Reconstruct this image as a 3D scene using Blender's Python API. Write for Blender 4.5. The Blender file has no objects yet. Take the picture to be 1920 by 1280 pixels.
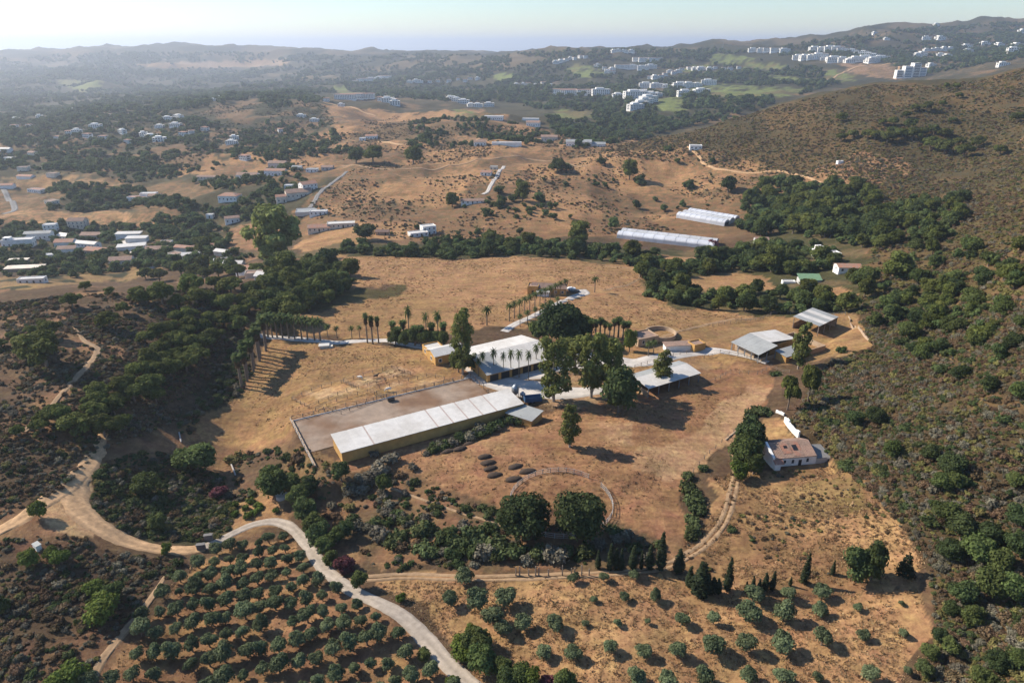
import bpy, bmesh, math, random
import numpy as np
from mathutils import Vector, Matrix

# ------------------------------------------------------------------ camera, sky, sun, exposure
sc = bpy.context.scene
col = sc.collection
CAM_H = 100.0                 # metres above the riding yard
PITCH = math.radians(23.6)    # downwards
FPX = 1280.0                  # focal length in pixels of the 1920 px wide photograph
SUN_EL = math.radians(36.0)
SUN_DIR = Vector((-0.927*math.cos(SUN_EL), 0.374*math.cos(SUN_EL), math.sin(SUN_EL))).normalized()   # towards the sun

cd = bpy.data.cameras.new('camera')
cam = bpy.data.objects.new('camera', cd); col.objects.link(cam)
cam.location = (0, 0, CAM_H)
cam.rotation_euler = (math.radians(90)-PITCH, 0, 0)
cd.sensor_width = 36.0; cd.lens = 36.0*FPX/1920.0
cd.clip_start = 0.5; cd.clip_end = 120000
sc.camera = cam

w = bpy.data.worlds.new('World'); sc.world = w; w.use_nodes = True
nt = w.node_tree; nt.nodes.clear()
sky = nt.nodes.new('ShaderNodeTexSky'); sky.sky_type = 'NISHITA'; sky.sun_disc = False
sky.sun_elevation = SUN_EL
sky.sun_rotation = math.atan2(SUN_DIR.x, SUN_DIR.y)
sky.altitude = 200; sky.air_density = 1.2; sky.dust_density = 0.1; sky.ozone_density = 6.5
bg = nt.nodes.new('ShaderNodeBackground'); bg.inputs[1].default_value = 0.105
wo = nt.nodes.new('ShaderNodeOutputWorld')
nt.links.new(sky.outputs[0], bg.inputs[0]); nt.links.new(bg.outputs[0], wo.inputs[0])

sl = bpy.data.lights.new('sun', 'SUN'); sl.energy = 5.0; sl.angle = math.radians(0.53); sl.color = (1.0, 0.90, 0.75)
so = bpy.data.objects.new('sun', sl); col.objects.link(so)
so.rotation_euler = (-SUN_DIR).to_track_quat('-Z', 'Y').to_euler()

vs = sc.view_settings
sc.display_settings.display_device = 'sRGB'
vs.view_transform = 'Standard'; vs.look = 'None'; vs.exposure = 0.68; vs.gamma = 1.0; vs.use_curve_mapping = False
cy = sc.cycles
cy.max_bounces = 5; cy.diffuse_bounces = 2; cy.glossy_bounces = 2; cy.transmission_bounces = 2; cy.volume_bounces = 0
cy.transparent_max_bounces = 6
cy.use_adaptive_sampling = True; cy.adaptive_threshold = 0.02

rng = np.random.default_rng(7)
random.seed(7)

# ------------------------------------------------------------------ numpy noise
def _hash(ix, iy, seed):
    h = (ix.astype(np.int64)*374761393 + iy.astype(np.int64)*668265263 + seed*1442695041) & 0xffffffff
    h = ((h ^ (h >> 13))*1274126177) & 0xffffffff
    return ((h ^ (h >> 16)) & 0xffff)/65535.0
def vnoise(x, y, seed=0):
    x0 = np.floor(x); y0 = np.floor(y); fx = x-x0; fy = y-y0
    fx = fx*fx*fx*(fx*(fx*6-15)+10); fy = fy*fy*fy*(fy*(fy*6-15)+10)
    a = _hash(x0, y0, seed); b = _hash(x0+1, y0, seed); c = _hash(x0, y0+1, seed); d = _hash(x0+1, y0+1, seed)
    return (a*(1-fx)+b*fx)*(1-fy)+(c*(1-fx)+d*fx)*fy
def fbm(x, y, octv=4, seed=0, gain=0.5):
    s = 0; a = 1; t = 0
    for i in range(octv):
        ca, sa = math.cos(0.7*i+0.3), math.sin(0.7*i+0.3)
        s = s+a*vnoise((x*ca-y*sa)*2**i+17.3*i, (x*sa+y*ca)*2**i-9.1*i, seed+i); t += a; a *= gain
    return s/t            # 0..1, mean about .5
def ridged(x, y, octv=4, seed=0):
    s = 0; a = 1; t = 0
    for i in range(octv):
        s = s+a*(1-np.abs(2*vnoise(x*2**i+3.7*i, y*2**i+5.1*i, seed+i)-1)); t += a; a *= .5
    return s/t
def sstep(a, b, x):
    t = np.clip((x-a)/(b-a), 0, 1); return t*t*(3-2*t)

# ------------------------------------------------------------------ terrain heights
CP, SP = math.cos(PITCH), math.sin(PITCH)
def ray(px, py):
    """photo pixel -> (sideways slope, downward slope) per metre forward"""
    a = (np.asarray(px, float)-960)/FPX; b = (640-np.asarray(py, float))/FPX
    dy = CP+b*SP
    return a/dy, (-SP+b*CP)/dy
# surveyed points: photo pixel and height (Z) or, with 'Y', forward distance
PTS = [ # foreground
 (0,1280,-1),(300,1280,-2),(640,1280,-1),(960,1280,0),(1300,1280,0),(1600,1280,2),(1920,1280,8),
 (0,1100,2),(330,1100,-2),(640,1100,-1),(960,1100,-1),(1300,1100,0),(1600,1100,2),(1920,1100,10),
 (0,960,5),(250,940,-3),(480,930,-6),(640,950,-4),(800,960,-2),(960,960,0),(1240,960,0),(1500,960,2),(1700,960,8),(1920,960,15),
 (0,820,8),(200,830,3),(400,830,-8),(560,840,-2),(700,800,0),(960,800,0),(1300,800,0),(1480,850,1),(1700,820,12),(1920,820,22),
 (0,700,9),(150,690,10),(300,700,3),(430,720,-6),(600,700,-2),(800,700,-1),(1100,700,-1),(1350,680,-1),(1500,690,0),(1650,700,8),(1800,690,18),(1920,690,30),
 (0,600,9),(150,600,9),(300,600,5),(480,620,-4),(650,600,-5),(900,600,-4),(1100,600,-4),(1350,600,-4),(1550,600,-2),(1680,600,6),(1800,600,18),(1920,600,34),
 (0,548,6),(150,545,7),(300,535,4),(420,530,-3),(560,540,-8),(750,540,-9),(950,540,-8),(1150,540,-8),(1350,545,-9),(1500,540,-6),(1700,520,6),(1920,500,36),
 (0,520,-42),(100,490,-50),(230,492,-48),(380,480,-40),(520,480,-26),(640,485,-15),(800,490,-14),(1000,485,-14),(1180,500,-13),(1300,490,-16),(1540,475,-8),(1700,430,6),(1920,420,30),
 (0,440,-52),(150,420,-54),(350,420,-48),(520,420,-36),(640,440,-26),(800,440,-26),(1000,455,-24),(1150,450,-24),(1330,450,-24),(1480,440,-14),
]
PTY = [ # pixel, forward distance
 (0,350,800),(150,340,820),(330,340,740),(480,350,680),(600,370,600),(700,350,640),(850,370,580),(1000,380,560),(1150,380,575),(1330,405,530),
 (620,300,820),(820,290,800),(1000,285,800),(1100,300,760),(1250,268,800),(1330,300,690),(1450,350,590),(1600,330,560),(1580,300,610),(1750,290,590),(1850,300,540),(1920,300,500),
 (1150,278,880),(1250,256,890),(1380,226,890),(1460,196,890),(1560,171,880),(1640,157,870),(1740,158,850),(1830,149,830),(1920,128,800),
 (0,280,1080),(200,270,1080),(400,270,1020),(0,220,1800),(150,200,2200),(0,160,3600),(150,150,3700),(300,210,1500),(500,200,1450),(600,192,1500),(450,185,1900),(700,190,1700),
 (600,240,1130),(750,235,1150),(900,215,1250),(1000,245,1020),(1000,200,1750),(1100,215,1500),(1250,195,1600),(1400,190,1600),(1550,160,1900),(1700,148,2000),(1850,120,1900),(1920,105,1900),
 (300,140,4300),(450,125,4800),(600,135,4000),(700,150,3000),(850,160,2700),(1000,165,2300),(1200,160,2200),(1400,140,2300),
 (0,97,6200),(80,92,6200),(160,90,6000),(240,86,6000),(340,82,5900),(400,84,5800),(440,92,5600),(520,95,5400),(600,99,5200),(680,101,4600),(760,97,4300),(850,98,4200),(900,105,4200),(960,98,3700),(1060,92,3400),(1130,92,3200),(1250,93,3100),(1340,93,3000),(1420,85,3200),(1500,78,3300),(1560,70,3400),(1620,60,3500),(1660,53,3500),(1720,50,3600),(1790,43,3600),(1850,40,3600),(1920,38,3600),
 (1050,125,2700),(1250,120,2650),(1400,112,2600),(1550,105,2500),(1700,100,2500),(1850,85,2600),(700,120,3900),(850,125,3500),(960,125,3000),(160,115,5000),(340,105,5200),
]
PTZ = [ # hidden ground: photo column, forward distance, height
 (1450,1150,-25),(1600,1150,-10),(1750,1150,5),(1920,1100,20),(1250,1150,-35),(1100,1100,-35),(1000,1300,-28),(750,1350,-35),(600,1270,-32),
 (200,330,-20),(60,350,-22),(350,340,-18),
 (0,9000,-190),(480,9000,-190),(960,9000,-190),(1440,9000,-190),(1920,9000,-150),(0,14000,-200),(960,14000,-200),(1920,14000,-200),
 (200,3000,-92),(400,3200,-92),
]
cx, cyv, cz = [], [], []
for (px, py, z) in PTS:
    u, s = ray(px, py); Y = (z-CAM_H)/s; cx.append(u); cyv.append(math.log(Y)); cz.append(z)
for (px, py, Y) in PTY:
    u, s = ray(px, py); cx.append(u); cyv.append(math.log(Y)); cz.append(CAM_H+s*Y)
for (px, Y, z) in PTZ:
    u, s = ray(px, 300); cx.append(u); cyv.append(math.log(Y)); cz.append(z)
cx = np.array(cx)*1.5; cyv = np.array(cyv); cz = np.array(cz)
def _tps(d2): return 0.5*d2*np.log(d2+1e-9)
N = len(cx)
K = _tps((cx[:,None]-cx[None])**2+(cyv[:,None]-cyv[None])**2) + np.eye(N)*0.0012
Pm = np.stack([np.ones(N), cx, cyv], 1)
A = np.zeros((N+3, N+3)); A[:N,:N] = K; A[:N,N:] = Pm; A[N:,:N] = Pm.T
wts = np.linalg.solve(A, np.concatenate([cz, np.zeros(3)]))

NR, NC = 640, 720
Y0, Y1, U1 = 42.0, 14000.0, 1.5
LY = np.linspace(math.log(Y0), math.log(Y1), NR); US = np.linspace(-U1, U1, NC)
GU, GL = np.meshgrid(US, LY); GY = np.exp(GL); GX = GU*GY
def base_h(u, ly):
    u = np.clip(u, -1.02, 1.02)*1.5; ly = np.clip(ly, math.log(84), None)
    out = wts[N]+wts[N+1]*u+wts[N+2]*ly
    for i in range(N):
        out = out+wts[i]*_tps((u-cx[i])**2+(ly-cyv[i])**2)
    return out
H = base_h(GU[::2, ::2], GL[::2, ::2])
def _up(a, n, axis):
    i = np.linspace(0, a.shape[axis]-1, n); i0 = np.minimum(i.astype(int), a.shape[axis]-2); f = i-i0
    sh = [1, 1]; sh[axis] = n; f = f.reshape(sh)
    return np.take(a, i0, axis)*(1-f)+np.take(a, i0+1, axis)*f
H = _up(_up(H, NR, 0), NC, 1)
H = np.maximum(H, -200)
amp = sstep(330, 700, GY)
rough = sstep(0.0, 0.25, np.abs(GU+0.02)*1.0)          # yard stays level, sides are rougher
H += (fbm(GX/45, GY/45, 3, 11)-.5)*(1.6+2.2*rough+5*amp)
H += (fbm(GX/9, GY/9, 3, 12)-.5)*(0.35+0.9*rough*(1-amp))
H += (ridged(GX/190, GY/190, 5, 13)-.55)*24*amp*(1-.6*sstep(1400,2000,GY))*(1-.75*sstep(.22,.4,GU)*(1-sstep(1000,1400,GY)))
H += (ridged(GX/620, GY/620, 6, 14)-.55)*95*sstep(1500, 3600, GY)
H += (fbm(GX/160, GY/160, 4, 15)-.5)*22*sstep(1300, 3000, GY)
H -= 17*sstep(2400, 4200, GY)
# level pads under the estate buildings: x, y, half length, half width, heading, height
PADS = [(-27,174.5,33,18,28,-1.4),(-2,214,19,15,30,-1.5),(49,197,14,8,30,-.9),(93,225,17,15,30,-1.4),(117,245,12,10,40,-1.2),(71.5,150.5,9,7,-6,.7),(56,238,9,8,0,-2.3),(104,447,42,13,-24,-24.0),(150,516,32,16,-30,-24.5),(17,301,15,8,-6,-7),(-20,212,8,6,30,-1.4)]
for (qx, qy, hl, hw, an, zz) in PADS:
    ca_, sa_ = math.cos(math.radians(an)), math.sin(math.radians(an)); dx, dy = GX-qx, GY-qy
    lx, ly_ = np.abs(dx*ca_+dy*sa_), np.abs(-dx*sa_+dy*ca_); ff = 4.0 if qy < 330 else 10.0
    k_ = (1-sstep(0, ff, lx-hl))*(1-sstep(0, ff, ly_-hw)); H = H*(1-k_)+zz*k_
def hgt(x, y):
    """terrain height at world x, y (arrays)"""
    x = np.asarray(x, float); y = np.maximum(np.asarray(y, float), Y0+.1)
    c = np.clip((x/y+U1)/(2*U1)*(NC-1), 0, NC-1.001); r = np.clip((np.log(y)-LY[0])/(LY[-1]-LY[0])*(NR-1), 0, NR-1.001)
    c0 = c.astype(int); r0 = r.astype(int); fc = c-c0; fr = r-r0
    return (H[r0,c0]*(1-fc)+H[r0,c0+1]*fc)*(1-fr)+(H[r0+1,c0]*(1-fc)+H[r0+1,c0+1]*fc)*fr
def hz(x, y): return float(hgt(x, y))
_MY = np.exp(np.linspace(math.log(60), math.log(12000), 2600))
def at(px, py, h=0.0):
    """where the sight line of a photo pixel meets the ground raised by h -> world point ON THE GROUND below it"""
    u, s = ray(px, py); u = float(u); s = float(s)
    g = hgt(u*_MY, _MY)+h-(CAM_H+s*_MY)
    k = np.nonzero(g >= 0)[0]
    if len(k) == 0: Y = 9000.0
    else:
        i = k[0]
        if i == 0: Y = _MY[0]
        else: Y = _MY[i-1]+(_MY[i]-_MY[i-1])*(-g[i-1])/(g[i]-g[i-1]+1e-9)
    return Vector((u*Y, Y, hz(u*Y, Y)))
def atz(px, py, z):
    u, s = ray(px, py); Y = (z-CAM_H)/float(s); return Vector((float(u)*Y, Y, z))
def pxm(p):
    """photo pixels per metre at a world point"""
    d = (p.y*CP-(p.z-CAM_H)*SP); return FPX/d

# ------------------------------------------------------------------ ground cover map (world polygons traced from the photograph)
def wpoly(pts, dens=True):
    out = []
    n = len(pts)
    for i in range(n):
        a, b = pts[i], pts[(i+1)%n]
        k = max(1, int(math.hypot(a[0]-b[0], a[1]-b[1])/25)) if dens else 1
        for j in range(k):
            q = at(a[0]+(b[0]-a[0])*j/k, a[1]+(b[1]-a[1])*j/k); out.append((q.x, q.y))
    return np.array(out)
def inpoly(x, y, P):
    x = np.asarray(x); y = np.asarray(y); res = np.zeros(x.shape, bool)
    sel = (x >= P[:,0].min()) & (x <= P[:,0].max()) & (y >= P[:,1].min()) & (y <= P[:,1].max())
    if not sel.any(): return res
    xs, ys = x[sel], y[sel]; r = np.zeros(xs.shape, bool)
    x1, y1 = P[:,0], P[:,1]; x2, y2 = np.roll(x1, -1), np.roll(y1, -1)
    for i in range(len(P)):
        if y1[i] == y2[i]: continue
        c = ((y1[i] > ys) != (y2[i] > ys))
        if c.any():
            xi = (x2[i]-x1[i])*(ys-y1[i])/(y2[i]-y1[i])+x1[i]
            r ^= c & (xs < xi)
    res[sel] = r
    return res
# ------------------------------------------------------------------ material helpers
MATS = {}
def mat(name, c=(.5,.5,.5), rough=.85, var=0.15, scale=3.0, bump=0.0, objvar=0.0, attr=None, c2=None, spec=0.3, detail=4, metal=0.0, trans=0.0, coord='Object', stretch=None):
    """procedural material: colour with noise mottling (var), optional second colour in patches, bump, per-object variation"""
    if name in MATS: return MATS[name]
    m = bpy.data.materials.new(name); m.use_nodes = True; t = m.node_tree; n = t.nodes; L = t.links
    b = n['Principled BSDF']; b.inputs['Roughness'].default_value = rough; b.inputs['Specular IOR Level'].default_value = spec; b.inputs['Metallic'].default_value = metal
    tc = n.new('ShaderNodeTexCoord'); vec = tc.outputs[coord]
    if coord == 'World':
        pass
    if stretch:
        mp = n.new('ShaderNodeMapping'); mp.inputs['Scale'].default_value = stretch; L.new(vec, mp.inputs[0]); vec = mp.outputs[0]
    no = n.new('ShaderNodeTexNoise'); no.inputs['Scale'].default_value = scale; no.inputs['Detail'].default_value = detail; no.inputs['Roughness'].default_value = .65
    L.new(vec, no.inputs['Vector'])
    if attr:
        at_ = n.new('ShaderNodeAttribute'); at_.attribute_name = attr; cs = at_.outputs['Color']
        mx0 = n.new('ShaderNodeMix'); mx0.data_type = 'RGBA'; mx0.blend_type = 'MULTIPLY'; mx0.inputs[0].default_value = 1
        mx0.inputs[6].default_value = (*c, 1); L.new(cs, mx0.inputs[7]); cs = mx0.outputs[2]
    elif c2:
        n2 = n.new('ShaderNodeTexNoise'); n2.inputs['Scale'].default_value = scale*.23; n2.inputs['Detail'].default_value = 5; L.new(vec, n2.inputs['Vector'])
        r2 = n.new('ShaderNodeValToRGB'); r2.color_ramp.elements[0].position = .42; r2.color_ramp.elements[1].position = .6
        r2.color_ramp.elements[0].color = (*c, 1); r2.color_ramp.elements[1].color = (*c2, 1); L.new(n2.outputs[0], r2.inputs[0]); cs = r2.outputs[0]
    else:
        rgb = n.new('ShaderNodeRGB'); rgb.outputs[0].default_value = (*c, 1); cs = rgb.outputs[0]
    mr = n.new('ShaderNodeMapRange'); mr.inputs[1].default_value = .3; mr.inputs[2].default_value = .7; mr.inputs[3].default_value = 1-var; mr.inputs[4].default_value = 1+var
    L.new(no.outputs[0], mr.inputs[0]); fac = mr.outputs[0]
    if objvar:
        oi = n.new('ShaderNodeObjectInfo'); m2 = n.new('ShaderNodeMapRange'); m2.inputs[3].default_value = 1-objvar; m2.inputs[4].default_value = 1+objvar
        L.new(oi.outputs['Random'], m2.inputs[0]); mu = n.new('ShaderNodeMath'); mu.operation = 'MULTIPLY'; L.new(fac, mu.inputs[0]); L.new(m2.outputs[0], mu.inputs[1]); fac = mu.outputs[0]
    vm = n.new('ShaderNodeVectorMath'); vm.operation = 'SCALE'; L.new(cs, vm.inputs[0]); L.new(fac, vm.inputs['Scale'])
    outc = vm.outputs[0]
    if objvar:
        hs = n.new('ShaderNodeHueSaturation'); m3 = n.new('ShaderNodeMapRange'); m3.inputs[3].default_value = .5-objvar*.04; m3.inputs[4].default_value = .5+objvar*.06
        wn = n.new('ShaderNodeTexWhiteNoise'); wn.noise_dimensions = '1D'; L.new(oi.outputs['Random'], wn.inputs['W']); L.new(wn.outputs[0], m3.inputs[0]); L.new(m3.outputs[0], hs.inputs['Hue']); L.new(outc, hs.inputs['Color']); outc = hs.outputs[0]
    L.new(outc, b.inputs['Base Color'])
    if bump:
        bp = n.new('ShaderNodeBump'); bp.inputs['Strength'].default_value = bump; bp.inputs['Distance'].default_value = .3
        L.new(no.outputs[0], bp.inputs['Height']); L.new(bp.outputs[0], b.inputs['Normal'])
    if trans:
        tr = n.new('ShaderNodeBsdfTranslucent'); L.new(outc, tr.inputs[0]); ms = n.new('ShaderNodeMixShader'); ms.inputs[0].default_value = trans
        L.new(b.outputs[0], ms.inputs[1]); L.new(tr.outputs[0], ms.inputs[2]); L.new(ms.outputs[0], n['Material Output'].inputs['Surface'])
    MATS[name] = m
    return m
def tag(o, label=None, cat=None, group=None, kind=None):
    if label: o['label'] = label
    if cat: o['category'] = cat
    if group: o['group'] = group
    if kind: o['kind'] = kind
    return o
def mesh_obj(name, V, F, m, parent=None, smooth=False, mi=None):
    me = bpy.data.meshes.new(name)
    if isinstance(F, np.ndarray):
        V = np.asarray(V, np.float32); k = F.shape[1]
        me.vertices.add(len(V)); me.vertices.foreach_set('co', V.ravel())
        me.loops.add(F.size); me.loops.foreach_set('vertex_index', F.ravel().astype(np.int32))
        me.polygons.add(len(F)); me.polygons.foreach_set('loop_start', np.arange(0, F.size, k, dtype=np.int32))
        me.update(calc_edges=True); me.validate()
    else:
        me.from_pydata([tuple(v) for v in V], [], F); me.update()
    for q in (m if isinstance(m, (list, tuple)) else [m]): me.materials.append(q)
    if mi is not None: me.polygons.foreach_set('material_index', np.asarray(mi, np.int32))
    if smooth: me.polygons.foreach_set('use_smooth', np.ones(len(me.polygons), bool))
    o = bpy.data.objects.new(name, me); col.objects.link(o)
    if parent: o.parent = parent
    return o
def empty(name, loc, rz=0.0):
    o = bpy.data.objects.new(name, None); col.objects.link(o); o.location = loc; o.rotation_euler = (0, 0, rz); o.empty_display_size = .5
    return o

# ------------------------------------------------------------------ ground colours
STRAW=(.42,.285,.165); TAN=(.37,.245,.145); FIELD=(.33,.225,.125); RED=(.30,.185,.115); SOIL=(.255,.165,.105)
SCRUB=(.125,.092,.066); SCRUBG=(.115,.10,.058); DARK=(.06,.058,.036); GOLF=(.2,.27,.095); WOOD=(.05,.057,.034); PALE=(.46,.345,.235); GREENISH=(.2,.18,.085)
C = np.zeros((NR, NC, 3))
n1 = fbm(GX/60, GY/60, 4, 21); n2 = fbm(GX/14, GY/14, 4, 22); n3 = fbm(GX/260, GY/260, 4, 23); n4 = fbm(GX/5, GY/5, 3, 24)
def mix(a, b, t): return np.asarray(a)*(1-t[...,None])+np.asarray(b)*t[...,None]
C[:] = mix(SCRUB, SOIL, sstep(.5, .75, n2))
far = mix((.075,.073,.045), (.27,.185,.11), sstep(.555, .65, n3*.5+n1*.5))
ffar = mix(WOOD, (.17,.145,.10), sstep(.47, .68, n3))
C = C*(1-sstep(420, 520, GY))[...,None]+far*sstep(420, 520, GY)[...,None]
t = sstep(1500, 2300, GY); C = C*(1-t)[...,None]+ffar*t[...,None]
WX = GX+(fbm(GX/16, GY/16, 3, 31)-.5)*np.clip(GY*.05, 4, 60); WY = GY+(fbm(GX/16, GY/16, 3, 32)-.5)*np.clip(GY*.06, 4, 80)
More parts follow.
